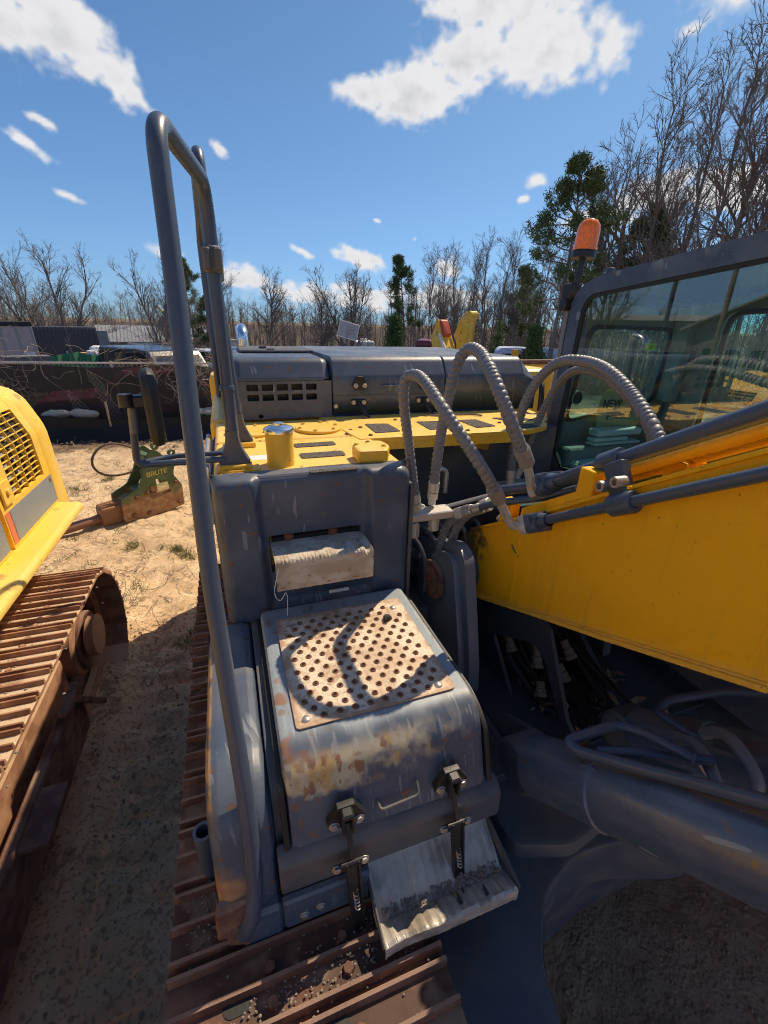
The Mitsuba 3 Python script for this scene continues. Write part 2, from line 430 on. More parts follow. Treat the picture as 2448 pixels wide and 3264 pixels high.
def bprism(poly, h, b=0.0, k=2):
    """2D polygon (n,2) extruded from z=0 to z=h with rounded rims of radius b."""
    p = np.asarray(poly, float)
    if area2(p) < 0:
        p = p[::-1]
    n = len(p)
    e = np.roll(p, -1, 0) - p
    e /= np.linalg.norm(e, axis=1, keepdims=True) + 1e-12
    nin = np.stack([-e[:, 1], e[:, 0]], 1)
    m = nin + np.roll(nin, 1, 0)
    m /= np.maximum((m * nin).sum(1, keepdims=True), .35)
    lay = []
    if b > 0:
        for i in range(k + 1):
            t = math.pi / 2 * i / k
            lay.append((b * (1 - math.cos(t)), b * (1 - math.sin(t))))
        lay = [(z, ins) for z, ins in lay]
        full = lay + [(h - z, ins) for z, ins in lay[::-1]]
    else:
        full = [(0, 0), (h, 0)]
    Vs = np.vstack([np.c_[p + m * ins, np.full(n, z)] for z, ins in full])
    F = []
    i = np.arange(n); j = (i + 1) % n
    for L in range(len(full) - 1):
        a, c = L * n, (L + 1) * n
        F += [np.c_[a + i, a + j, c + j], np.c_[a + i, c + j, c + i]]
    top = (p + m * full[0][1]).astype(np.float64)
    tri = np.asarray(mapbox_earcut.triangulate_float64(top, np.array([n], np.uint32)), int).reshape(-1, 3)
    tt = top[tri]
    e1, e2 = tt[:, 1] - tt[:, 0], tt[:, 2] - tt[:, 0]
    s = e1[:, 0] * e2[:, 1] - e1[:, 1] * e2[:, 0] < 0
    tri[s] = tri[s][:, ::-1]
    F += [tri[:, ::-1], tri + (len(full) - 1) * n]
    return trimesh.Trimesh(Vs, np.vstack(F), process=False)


def px(poly, x0, x1, b=0.0):   # polygon in (y, z), extruded along x
    m = bprism(poly, x1 - x0, b)
    return moved(m, frame((x0, 0, 0), (0, 1, 0), (0, 0, 1), (1, 0, 0)))


def pz(poly, z0, z1, b=0.0):
    return moved(bprism(poly, z1 - z0, b), frame((0, 0, z0), (1, 0, 0), (0, 1, 0), (0, 0, 1)))


def py(poly, y0, y1, b=0.0):   # polygon in (x, z), extruded along y
    return moved(bprism(poly, y1 - y0, b), frame((0, y1, 0), (1, 0, 0), (0, 0, 1), (0, -1, 0)))


def holed(outer, holes, h, M):
    g = Polygon(outer, holes)
    return moved(trimesh.creation.extrude_polygon(g, h, engine='earcut'), M)


def rrect(x0, y0, x1, y1, r, k=4):
    out = []
    for cx, cy, a in ((x1 - r, y0 + r, -90), (x1 - r, y1 - r, 0), (x0 + r, y1 - r, 90), (x0 + r, y0 + r, 180)):
        for i in range(k + 1):
            t = math.radians(a + 90 * i / k)
            out.append((cx + r * math.cos(t), cy + r * math.sin(t)))
    return out


def roundpoly(p, r, k=4):
    """round every corner of a closed 2D polygon."""
    p = np.asarray(p, float)
    out = []
    n = len(p)
    rr = np.broadcast_to(r, (n,))
    for i in range(n):
        a, b, c = p[i - 1], p[i], p[(i + 1) % n]
        u, v = a - b, c - b
        lu, lv = np.linalg.norm(u), np.linalg.norm(v)
        d = min(rr[i], .48 * lu, .48 * lv)
        if d < 1e-5:
            out.append(b); continue
        s, e = b + u / lu * d, b + v / lv * d
        for t in np.linspace(0, 1, k + 1):
            out.append((1 - t) ** 2 * s + 2 * t * (1 - t) * b + t * t * e)
    return np.array(out)


def fillet(p, r, k=6):
    p = np.asarray(p, float)
    out = [p[0]]
    rr = np.broadcast_to(r, (len(p),))
    for i in range(1, len(p) - 1):
        u, v = p[i - 1] - p[i], p[i + 1] - p[i]
        lu, lv = np.linalg.norm(u), np.linalg.norm(v)
        d = min(rr[i], .48 * lu, .48 * lv)
        s, e = p[i] + u / lu * d, p[i] + v / lv * d
        for t in np.linspace(0, 1, k + 1):
            out.append((1 - t) ** 2 * s + 2 * t * (1 - t) * p[i] + t * t * e)
    out.append(p[-1])
    return np.array(out)


def spline(p, n=60):
    p = np.asarray(p, float)
    from scipy.interpolate import CubicSpline
    t = np.r_[0, np.cumsum(np.linalg.norm(np.diff(p, axis=0), axis=1) ** .5)]
    q = CubicSpline(t, p)(np.linspace(0, t[-1], n * 3))
    return resample(q, n)


def resample(q, n):
    s = np.r_[0, np.cumsum(np.linalg.norm(np.diff(q, axis=0), axis=1))]
    u = np.linspace(0, s[-1], n)
    return np.stack([np.interp(u, s, q[:, k]) for k in range(3)], 1)


def frames(p):
    t = np.gradient(p, axis=0)
    t /= np.linalg.norm(t, axis=1, keepdims=True) + 1e-12
    a = np.cross(t[0], [0, 0, 1] if abs(t[0][2]) < .9 else [1, 0, 0])
    a /= np.linalg.norm(a)
    A = [a]
    for i in range(1, len(p)):
        a = A[-1] - t[i] * (A[-1] @ t[i])
        A.append(a / (np.linalg.norm(a) + 1e-12))
    A = np.array(A)
    return t, A, np.cross(t, A)


def tube(p, r, n=12, cap=True, flat=None):
    """p (m,3) path; r scalar, (m,) or (m,n) radii."""
    p = np.asarray(p, float)
    t, A, B = frames(p)
    m = len(p)
    R = np.broadcast_to(np.asarray(r, float).reshape((m, -1) if np.ndim(r) else (1, 1)), (m, n))
    g = np.arange(n) * 2 * math.pi / n
    f1, f2 = flat or (1, 1)
    Vs = (p[:, None] + R[..., None] * (np.cos(g)[None, :, None] * A[:, None] * f1 + np.sin(g)[None, :, None] * B[:, None] * f2)).reshape(-1, 3)
    i, j = np.meshgrid(np.arange(m - 1), np.arange(n), indexing='ij')
    a, b, c, d = i * n + j, i * n + (j + 1) % n, (i + 1) * n + (j + 1) % n, (i + 1) * n + j
    F = np.vstack([np.stack([a, b, c], -1).reshape(-1, 3), np.stack([a, c, d], -1).reshape(-1, 3)])
    if cap:
        k = np.arange(n)
        Vs = np.vstack([Vs, p[:1], p[-1:]])
        F = np.vstack([F, np.c_[np.full(n, m * n), (k + 1) % n, k], np.c_[np.full(n, m * n + 1), (m - 1) * n + k, (m - 1) * n + (k + 1) % n]])
    return trimesh.Trimesh(Vs, F, process=False)


def bar(a, b, r, n=12):
    return tube([a, b], r, n)


def lathe(prof, o=(0, 0, 0), axis=(0, 0, 1), n=28):
    pr = np.asarray(prof, float)
    m = trimesh.creation.revolve(pr, sections=n)
    z = V(*axis) / np.linalg.norm(axis)
    x = np.cross(z, [0, 0, 1] if abs(z[2]) < .9 else [1, 0, 0]); x /= np.linalg.norm(x)
    return moved(m, frame(o, x, np.cross(z, x), z))


def disc(r, h, o, axis, n=24, b=.002):
    return lathe([(0, 0), (r - b, 0), (r, b), (r, h - b), (r - b, h), (0, h)], o, axis, n)


def hexbolt(o, axis=(0, 0, 1), r=.009, h=.008, washer=True):
    m = lathe([(0, 0), (r, 0), (r, h * .8), (r * .85, h), (0, h)], o, axis, 6)
    return cat(m, disc(r * 1.35, .0022, o, axis, 14, .0005)) if washer else m


def spiral_hose(path, r=.024, p=.0195, amp=.0050, n=20):
    q = np.asarray(path, float)
    L = np.linalg.norm(np.diff(q, axis=0), axis=1).sum()
    m = int(L / (p / 7))
    q = resample(q, m)
    s = np.linspace(0, L, m)[:, None]
    g = np.arange(n)[None] / n
    jit = .35 * np.sin(s * 23) + .2 * np.sin(s * 57 + 1)
    u = (s / p + jit - g) % 1.0
    rr = r + amp * (np.sqrt(np.clip(1 - (2 * u - 1) ** 2, 0, 1)) - .75)
    return tube(q, rr, n)


def beam(pts, w, h, up=(0, 0, 1)):
    """square bar along a polyline of two points."""
    a, b = V(*pts[0]), V(*pts[1])
    d = b - a; L = np.linalg.norm(d); d /= L
    x = np.cross(d, up if abs(d @ V(*up)) < .99 else (0, 1, 0)); x /= np.linalg.norm(x)
    m = cbox((-w / 2, -h / 2, 0), (w / 2, h / 2, L), min(w, h) * .12)
    return moved(m, frame(a, x, np.cross(d, x), d))


def jitter(m, amp, freq, seed=0):
    v = m.vertices
    d = np.stack([meshkit.fbm(v * freq + 31 * k, 3, seed + k) - .5 for k in range(3)], 1)
    m.vertices = v + d * amp * 2
    return m


rng = np.random.default_rng(7)
PI = math.pi


def gz(x, y):
    t = np.clip((np.hypot(x, y) - 13) / 32, 0, 1)
    return -2.3 * t * t * (3 - 2 * t)


# ================================================================== THE SETTING: ground
def grid_axis(lo, hi, step, far, grow=1.16):
    a = list(np.arange(lo, hi + step / 2, step))
    s = step
    while a[-1] < far:
        s *= grow; a.append(a[-1] + s)
    s = step
    while a[0] > -far:
        s *= grow; a.insert(0, a[0] - s)
    return np.array(a)


gx, gy = grid_axis(-5.0, 2.2, .03, 900), grid_axis(-.3, 10.6, .035, 900)
X, Y = np.meshgrid(gx, gy, indexing='ij')
P3 = np.stack([X, Y, X * 0], -1)
near = np.exp(-((X + 1) / 9) ** 2 - ((Y - 4) / 9) ** 2)
Zg = near * ((meshkit.fbm(P3 * 1.1, 4, 1) - .5) * .09 + (meshkit.fbm(P3 * 5, 3, 4) - .5) * .055 + (meshkit.fbm(P3 * 14, 2, 9) - .5) * .030)
# old crawler prints beside the machine: a pressed strip with grouser steps and a raised edge
cx = -.60 + .04 * (Y - 2)
u = (X - cx)
Zg += .075 * np.clip((X + 1.50) / .08, 0, 1) * np.clip((-.80 - X) / .07, 0, 1) * np.clip((3.15 - Y) / .2, 0, 1)
strip = np.exp(-(u / .22) ** 4) * (Y > -.3) * np.clip((3.4 - Y) / .6, 0, 1)
Zg += strip * (-.03 + .014 * np.sign(np.sin(Y * 2 * PI / .19 + X * 3)) * (.5 + meshkit.noise(P3 * 6, 8)))
Zg += .035 * np.exp(-((u - .27) / .05) ** 2) * np.clip((3.6 - Y) / .6, 0, 1) * (meshkit.noise(P3 * 5, 5))
Zg -= .02 * np.exp(-((u - .31) / .018) ** 2) * np.clip((3.6 - Y) / .6, 0, 1)
Zg += gz(X, Y)
nx, ny = X.shape
i, j = np.meshgrid(np.arange(nx - 1), np.arange(ny - 1), indexing='ij')
q = i * ny + j
Fg = np.vstack([np.stack([q, q + ny, q + ny + 1], -1).reshape(-1, 3), np.stack([q, q + ny + 1, q + 1], -1).reshape(-1, 3)])
solo('ground', trimesh.Trimesh(np.stack([X, Y, Zg], -1).reshape(-1, 3), Fg, process=False), sand, 'pale yellow sandy yard ground with old crawler prints', 'ground', smooth=True, kind='structure')

rg = np.random.default_rng(5)
cl = []
octa = trimesh.creation.icosphere(subdivisions=0, radius=1)
for k in range(2600):
    u_ = rg.random()
    x, y = (rg.uniform(-1.0, -.25), rg.uniform(-.2, 3.4)) if u_ < .45 else ((rg.uniform(.5, 2.0), rg.uniform(-.3, .55)) if u_ < .65 else (rg.uniform(-3.2, .2), rg.uniform(3.0, 9.5)))
    r = .004 + .012 * rg.random() ** 3
    M_ = trimesh.transformations.euler_matrix(*rg.uniform(0, 6, 3)); M_[:3, :3] = M_[:3, :3] @ np.diag([r, r * rg.uniform(.6, 1), r * rg.uniform(.5, .8)]); M_[:3, 3] = (x, y, .004)
    cl.append((octa.vertices @ M_[:3, :3].T + M_[:3, 3]))
nv = len(octa.vertices)
clods = trimesh.Trimesh(np.vstack(cl), np.vstack([octa.faces + nv * k for k in range(len(cl))]), process=False)
ZI = __import__('scipy.interpolate', fromlist=['x']).RegularGridInterpolator((gx, gy), Zg, bounds_error=False, fill_value=0)
clods.vertices[:, 2] += np.repeat(ZI(clods.vertices.reshape(len(cl), nv, 3).mean(1)[:, :2]), nv)
solo('pebbles', clods, mat('m_clod', (.34, .24, .15), .95), 'small clods and pebbles scattered over the sandy ground', 'pebbles', False, kind='stuff')

# ================================================================== THE EXCAVATOR WE STAND ON
EX = thing('excavator', 'large yellow and slate grey excavator in the foreground with handrail, boom and tinted cab', 'excavator')


def shoe_mesh(w, pitch, hole=False):
    """one triple-grouser shoe, x across, y along the chain, z outwards (0 = grouser tip)."""
    h, t, g = .023, .014, .0075
    ys = (-.5 * pitch + .014, 0.0, .5 * pitch - .014)
    prof = [(-.5 * pitch + .002, -h - t)]
    prof = [(-.5 * pitch + .001, -h - t), (.5 * pitch - .006, -h - t), (.5 * pitch - .006, -h)]
    for yc in ys[::-1]:
        prof += [(yc + g, -h), (yc + g * .55, 0), (yc - g * .55, 0), (yc - g, -h)]
    prof += [(-.5 * pitch + .001, -h)]
    clean = []
    for a in prof:
        if not clean or abs(a[0] - clean[-1][0]) + abs(a[1] - clean[-1][1]) > 1e-4:
            clean.append(a)
    m = px(clean, -w / 2, w / 2)
    bolts = [hexbolt((sx * .085, sy * .03 - .005, -h), (0, 0, 1), .013, .012, False) for sx in (-1, 1) for sy in (-1, 1)]
    return cat(m, *bolts)


def track_path(y0, y1, zc, R):
    """stadium path of the shoe tips in (y, z); returns point and outward angle by arc length."""
    top = y1 - y0
    per = 2 * top + 2 * PI * R

    def f(s):
        s %= per
        if s < top:
            return y1 - s, zc + R, 0.0
        s -= top
        if s < PI * R:
            a = s / R
            return y0 - R * math.sin(a), zc + R * math.cos(a), a
        s -= PI * R
        if s < top:
            return y0 + s, zc - R, PI
        a = (s - top) / R + PI
        return y1 - R * math.sin(a), zc + R * math.cos(a), a
    return f, per


def build_track(root, xc, w, y0, y1, zc, R, m, pitch, hub_m):
    f, per = track_path(y0, y1, zc, R)
    n = int(round(per / pitch)); pitch = per / n
    src = mikit.ply(shoe_mesh(w, pitch), m, smooth=30)
    tr = part(root, 'track', cat([tube(np.array([(xc + sx, yy, zz) for yy, zz, _ in [((lambda r: (r[0] + .075 * math.sin(r[2]), r[1] - .075 * math.cos(r[2]), 0))(f(per * k / 160))) for k in range(161)]]), .042, 6, False) for sx in (-.085, .085)]), m, 40)
    for k in range(n):
        y, z, a = f(k * pitch + .04)
        M = trimesh.transformations.rotation_matrix(a, (1, 0, 0))
        M[:3, 3] = (xc, y, z)
        copy_part(tr, 'shoe', src, tmat(M))
    for yy in (y0, y1):
        part(tr, 'idler', cat(disc(R - .10, .09, (xc - .045, yy, zc), (1, 0, 0), 36, .01), disc(R * .42, .30, (xc - .15, yy, zc), (1, 0, 0), 28, .01)), hub_m)
    part(tr, 'side_frame', cat(cbox((xc - .13, y0 + .35, zc - .17), (xc + .13, y1 - .35, zc + .20), .04), *[disc(.10, .30, (xc - .15, yy, zc - R + .20), (1, 0, 0), 18, .01) for yy in np.linspace(y0 + .4, y1 - .4, 7)]), m)
    return tr


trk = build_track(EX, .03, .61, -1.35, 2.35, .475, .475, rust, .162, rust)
# loose stones lying on the shoes
st = []
ico = tet = trimesh.creation.icosphere(subdivisions=0, radius=1)
for k in range(3400):
    x, y = rng.uniform(-.24, .31), rng.uniform(.12, .80)
    c_ = meshkit.fbm(V(x * 5 - y * 4, y * 10, 1)[None], 2, 3)[0]
    if c_ < .50 and rng.random() > .06:
        continue
    r = rng.uniform(.0014, .0042)
    t_ = at(tet, 0, 0, 0, rng.uniform(0, 6), rng.uniform(0, 6), 0)
    t_.vertices *= V(r, r * rng.uniform(.6, 1), r * rng.uniform(.5, .9))
    st.append(at(t_, x, y, .9285 + rng.uniform(0, .006)))
part(EX + '__track', 'gravel', cat(st), gravel_m, False, 'small pale stones lying between the grousers', 'stuff')
for hx, hy, hw in ((.055, .405, .042), (.105, .300, .036), (-.13, .515, .03), (.06, .215, .034)):
    part(EX + '__track', 'mud_hole', pz(rrect(hx - hw, hy - .021, hx + hw, hy + .021, .019, 6), .9265, .9290), rubber)
# undercarriage frame: leg from the track to the centre, arched
leg = roundpoly([(.34, .95), (.34, .20), (.56, .20), (.60, .38), (.70, .505), (.85, .56), (1.02, .55), (1.25, .47), (1.9, .50), (1.9, 1.15), (.9, 1.15)], .05)
part(EX, 'undercarriage', cat(pz(leg, .58, .80, .012), pz(roundpoly([(.66, .62), (.84, .56), (1.05, .60), (1.9, .62), (1.9, 2.0), (.66, 2.0)], .04), .25, .86, .02)), slate_dark)
tr2 = build_track(EX, 2.55, .61, -1.35, 2.35, .475, .475, rust, .162, rust)

# ---- upper frame and rear body
part(EX, 'upper_frame', cat(cbox((-.02, .72, 1.0), (.62, 3.3, 1.12), .01), cbox((.58, 1.50, .98), (2.62, 3.4, 1.10), .01), cbox((.60, 1.95, 1.1), (1.72, 2.02, 1.80), .004), cbox((.582, 1.34, 1.1), (.596, 2.2, 1.78), .002), cbox((1.66, .4, .98), (1.72, 2.1, 1.5), .004)), slate_dark)
cw = [(2.72, 3.2), (2.72, 3.55), (2.55, 3.9), (2.1, 4.12), (1.3, 4.2), (.62, 4.10), (.20, 3.96), (-.02, 3.75), (-.11, 3.45), (-.11, 3.2)]
part(EX, 'counterweight', pz(roundpoly(cw, .08), .95, 1.98, .05), yellow)
part(EX, 'side_door', cat(rbox((-.10, 2.26, 1.02), (0.0, 3.19, 1.86), .045), *[cbox((-.106, 2.34 + k * .1, 1.5), (-.09, 2.40 + k * .1, 1.74), .004) for k in range(7)]), yellow, label='yellow engine side door with a slatted panel')

# ---- fuel tank
tank = part(EX, 'fuel_tank', cat(rbox((-.074, 1.40, 1.06), (.576, 1.838, 1.847), .022), rbox((-.074, 1.842, 1.06), (.576, 2.24, 1.847), .022), cbox((-.05, 1.8, 1.1), (.55, 1.9, 1.835), .0)), yellow)


def tank_front():
    x0, x1, z0, z1 = -.082, .582, 1.325, 1.852
    nx, nz = 110, 90
    xs, zs = np.linspace(x0, x1, nx), np.linspace(z0, z1, nz)
    Xg, Zz = np.meshgrid(xs, zs, indexing='ij')
    rc = .05
    dx, dz = np.minimum(Xg - x0, x1 - Xg), np.minimum(Zz - z0 + .2, z1 - Zz)
    d = np.where((dx < rc) & (dz < rc), rc - np.hypot(rc - dx, rc - dz), np.minimum(dx, dz))
    R = .034
    dd = np.clip(d, 0, R)
    y = 1.33 + (R - np.sqrt(np.maximum(R * R - (R - dd) ** 2, 0)))
    y = np.where(d < 0, 1.33 + R + np.minimum(-d * 3, .05), y)
    sm = lambda a, b, t: (lambda w: w * w * (3 - 2 * w))(np.clip((t - a) / (b - a), 0, 1))
    xl = .035 + .012 * (1.85 - Zz) / .5
    xr = .432 + .02 * (1.85 - Zz) / .5
    m = sm(0, .03, Xg - xl) * sm(0, .03, xr - Xg)
    y = y + .026 * m * sm(-.02, .03, Zz - 1.36)
    # the recess behind the step
    hole = (Xg > .078) & (Xg < .398) & (Zz > 1.50) & (Zz < 1.634)
    y = np.where(hole, y + .05, y)
    Pt = np.stack([Xg, y, Zz], -1).reshape(-1, 3)
    i, j = np.meshgrid(np.arange(nx - 1), np.arange(nz - 1), indexing='ij')
    q = i * nz + j
    F = np.vstack([np.stack([q, q + nz, q + nz + 1], -1).reshape(-1, 3), np.stack([q, q + nz + 1, q + 1], -1).reshape(-1, 3)])
    ring = np.r_[np.arange(nz), (np.arange(1, nx)) * nz + nz - 1, ((nx - 1) * nz + np.arange(nz - 2, -1, -1))]
    back = Pt[ring].copy(); back[:, 1] = 1.402
    n0 = len(Pt)
    Pt = np.vstack([Pt, back])
    k = np.arange(len(ring) - 1)
    F = np.vstack([F, np.c_[ring[k], n0 + k + 1, n0 + k][:, ::1], np.c_[ring[k], ring[k + 1], n0 + k + 1]])
    return trimesh.Trimesh(Pt, F, process=False)


part(tank, 'front_cover', tank_front(), slate, 40, 'dark slate front cover of the tank, bulged at both sides')
part(tank, 'cover_lip', cat(cbox((-.05, 1.365, 1.78), (.55, 1.43, 1.8485), .006), cbox((-.086, 1.36, 1.07), (-.070, 2.22, 1.79), .006)), slate)
part(tank, 'recess', cbox((.088, 1.372, 1.512), (.388, 1.40, 1.622), .0), black)


def serrated_step(x0, x1, y0, y1, zt, drop, teeth, seed):
    """folded grip step: top leaf from the wall, front leaf hanging down, toothed fold."""
    r = np.random.default_rng(seed)
    n = teeth * 8
    xs = np.linspace(x0, x1, n)
    tt = .0014 * np.sin(xs * 2 * PI * teeth / (x1 - x0))
    rows = []
    for (y, z, k) in ((y1, zt - .004, 0.05), (y0 + (y1 - y0) * .45, zt + .004, .1), (y0 + .012, zt + .004, .4), (y0, zt, 1.3), (y0 - .004, zt - .006, .5), (y0 - .003, zt - drop * .5, .05), (y0 + .001, zt - drop, .1)):
        rows.append(np.stack([xs, np.full(n, y) - .3 * tt * k, z + tt * k + .0012 * r.standard_normal(n) * k], 1))
    rows = np.array(rows)
    # the right end is bent and torn
    e = np.clip((xs - (x1 - .03)) / .03, 0, 1)
    rows[2:5, :, 2] -= .014 * np.sin(e * 3.1)[None]
    m, nn = len(rows), n
    def sheet(rows, flip):
        i, j = np.meshgrid(np.arange(m - 1), np.arange(nn - 1), indexing='ij')
        q = i * nn + j
        F = np.vstack([np.stack([q, q + nn, q + nn + 1], -1).reshape(-1, 3), np.stack([q, q + nn + 1, q + 1], -1).reshape(-1, 3)])
        return trimesh.Trimesh(rows.reshape(-1, 3), F[:, ::-1] if flip else F, process=False)
    inner = rows + V(0, .004, -.004)
    caps = []
    for a in (0, nn - 1):
        s = np.vstack([rows[:, a], inner[:, a]])
        k = np.arange(m - 1)
        caps.append(trimesh.Trimesh(s, np.vstack([np.c_[k, k + 1, m + k + 1], np.c_[k, m + k + 1, m + k]]), process=False))
    s = np.vstack([rows[-1], inner[-1]])
    k = np.arange(nn - 1)
    caps.append(trimesh.Trimesh(s, np.vstack([np.c_[k, k + 1, nn + k + 1], np.c_[k, nn + k + 1, nn + k]]), process=False))
    return cat(sheet(rows, False), sheet(inner, True), *caps)


part(tank, 'step', cat(serrated_step(.080, .402, 1.215, 1.372, 1.612, .105, 26, 3)), step_m, 30, 'dented beige weathered grip step bolted in the front recess')
for bx in (.145, .30):
    part(tank, 'step_bolt', hexbolt((bx, 1.371, 1.622), (0, -1, 0), .013, .010), bolt_rust)
part(tank, 'wire', tube(spline([(.09, 1.213, 1.60), (.075, 1.21, 1.54), (.073, 1.212, 1.49), (.088, 1.212, 1.475), (.105, 1.214, 1.50), (.108, 1.216, 1.44), (.104, 1.22, 1.405)], 40), .0011, 5), white_m, label='thin pale wire dangling from the step')
part(tank, 'paint_chip', cbox((.27, 1.322, 1.392), (.345, 1.330, 1.404), .002), white_m, label='flake of white paint stuck to the wall')
part(tank, 'filler_neck', lathe([(.0475, 1.846), (.0485, 1.853), (.0465, 1.858), (.0465, 1.956), (.044, 1.960), (0, 1.960)], (.149, 1.487, 0), (0, 0, 1), 40), yellow)
part(tank, 'filler_cap', lathe([(.0455, 1.958), (.0500, 1.961), (.0505, 1.970), (.0475, 1.975), (.036, 1.980), (.020, 1.983), (.0165, 1.984), (.0165, 1.991), (.012, 1.993), (0, 1.993)], (.149, 1.487, 0), (0, 0, 1), 40), chrome)
for (ya, yb) in ((1.356, 1.422), (1.529, 1.596), (1.688, 1.746)):
    part(tank, 'anti_slip_pad', pz(rrect(.227, ya, .394, yb, .012), 1.8475, 1.8500), pad_m)
for cxx in (.378, .075):
    part(tank, 'inspection_cover', cat(disc(.105, .014, (cxx, 1.985, 1.847), (0, 0, 1), 40, .003), *[hexbolt((cxx + .088 * math.cos(a), 1.985 + .088 * math.sin(a), 1.861), (0, 0, 1), .008, .008) for a in np.arange(6) * PI / 3 + .2]), yellow)
part(tank, 'pump_cover', cat(pz(roundpoly([(.408, 1.41), (.512, 1.40), (.545, 1.47), (.538, 1.54), (.50, 1.555), (.488, 1.535), (.41, 1.515)], .014), 1.847, 1.895, .010), hexbolt((.425, 1.50, 1.895), (0, 0, 1), .008, .007), hexbolt((.515, 1.455, 1.895), (0, 0, 1), .008, .007)), yellow)
part(tank, 'sticker', pz([(.035, 1.555), (.135, 1.555), (.128, 1.615), (.03, 1.615)], 1.8472, 1.8481), white_m, label='small white sticker on the tank top')
for (bx, by) in ((.485, 1.865), (.52, 1.93), (.20, 1.90), (-.04, 1.60), (.05, 1.80), (.53, 1.70)):
    part(tank, 'bolt', hexbolt((bx, by, 1.847), (0, 0, 1), .008, .007), bolt_rust)
part(tank, 'side_rail', cat(tube([(-.11, 1.42, 1.79), (-.11, 2.22, 1.79)], .012, 8), cbox((-.10, 1.45, 1.66), (-.088, 2.2, 1.78), .004)), worn_steel)

# ---- toolbox in front of the tank
def toolbox_side():
    # left wing: rounded cowl from the rear to the bent front
    prof = [(1.325, 1.02), (1.325, 1.338), (.765, 1.343), (.672, 1.285), (.622, 1.10), (.62, 1.02)]
    return roundpoly(prof, [.0, .01, .075, .075, .03, .0], 7)


tb = part(EX, 'toolbox', cat(px(roundpoly([(1.325, 1.02), (1.325, 1.335), (.80, 1.335), (.725, 1.30), (.668, 1.13), (.665, 1.02)], [0, .01, .06, .06, .03, 0]), -.012, .578, .004),
                             px(roundpoly([(.665, 1.178), (.634, 1.170), (.616, 1.150), (.612, 1.075), (.620, 1.05), (.665, 1.045)], .010), -.012, .578, .006)), slate_dark)
wing = px(toolbox_side(), -.152, -.013, .030)
wing = jitter(wing.subdivide().subdivide(), .0025, 9, 5)
part(tb, 'side_cowl', wing, slate, 50, 'slate side cowl, scratched, its front corner dented and rusty')
part(tb, 'torn_corner', jitter(cat(cbox((-.160, .606, .985), (-.070, .636, 1.10), .008).subdivide().subdivide(), cbox((-.14, .60, .955), (-.085, .63, 1.03), .01).subdivide().subdivide()), .012, 22, 8), rust, 30, 'crumpled rusty metal torn open at the corner')
part(tb, 'front_panel', cat(cbox((-.012, .596, .955), (.20, .62, 1.06), .006), cbox((-.11, .60, .90), (-.012, .64, 1.05), .01), cbox((.19, .60, .94), (.20, .66, 1.06), .003)), slate)
part(tb, 'vent', cat(cbox((.10, .618, .965), (.19, .625, 1.035), .0)), black)
for bx, bz in ((.035, .99), (.075, 1.0)):
    part(tb, 'panel_bolt', hexbolt((bx, .596, bz), (0, -1, 0), .009, .007), bolt_m)
lidp = [(1.312, 1.24), (1.312, 1.372), (1.295, 1.384), (.752, 1.388), (.700, 1.350), (.640, 1.165), (.655, 1.160)]
lidp = roundpoly(lidp, [.0, .008, .01, .05, .05, .006, .0], 7)
part(tb, 'lid', px(lidp, .020, .545, .020), lid_m, 40, 'hinged lid worn pale on top with a rusty yellow scuff along its bent front edge')
for sx_ in ((.006, .020), (.545, .560)):
    part(tb, 'lid_seal', px(roundpoly([(1.318, 1.30), (1.318, 1.352), (.76, 1.356), (.69, 1.32), (.636, 1.15), (.66, 1.15)], .03), *sx_, .003), rubber)
# tread plate: sheet with raised rusty holes
import manifold3d as m3
base = m3.CrossSection([np.array(rrect(.066, .776, .500, 1.222, .012), float)])
holes = []
for r_ in range(15):
    for c_ in range(10):
        hx = .098 + c_ * .0412 + (.0206 if r_ % 2 else 0)
        hy = .800 + r_ * .0272
        if hx > .480 or any(math.hypot(hx - a, hy - b) < .024 for a, b in ((.094, .80), (.458, .80), (.102, 1.172), (.461, 1.17))):
            continue
        holes.append((hx, hy))
cs = base - m3.CrossSection.batch_boolean([m3.CrossSection.circle(.0058, 14).translate((x, y)) for x, y in holes], m3.OpType.Add)
man = m3.Manifold.extrude(cs, .004).to_mesh()
tp = trimesh.Trimesh(man.vert_properties[:, :3], man.tri_verts, process=False)
tp.vertices[:, 2] += 1.3895
plate = part(tb, 'tread_plate', tp, tread, 25, 'pale rust-stained anti-slip plate with rows of raised holes')
coll = mikit.ply(lathe([(.0056, 0), (.0098, 0), (.0078, .0030), (.0066, .0034), (.0056, .0028), (.0056, 0)], (0, 0, 0), (0, 0, 1), 16), bolt_rust, smooth=50)
for x, y in holes:
    copy_part(tb, 'raised_hole', coll, T4().translate([x, y, 1.3933]))
for x, y in ((.094, .80), (.458, .80), (.102, 1.172), (.461, 1.17)):
    part(tb, 'screw', cat(lathe([(0, 0), (.0115, 0), (.0105, .003), (.007, .0055), (0, .0065)], (x, y, 1.3933), (0, 0, 1), 18)), bolt_m)
part(tb, 'dirt_clump', jitter(at(trimesh.creation.icosphere(subdivisions=3, radius=.012), .42, 1.115, 1.398), .012, 60, 3), ink_m, label='small dark clump of dirt near the rear corner of the plate')
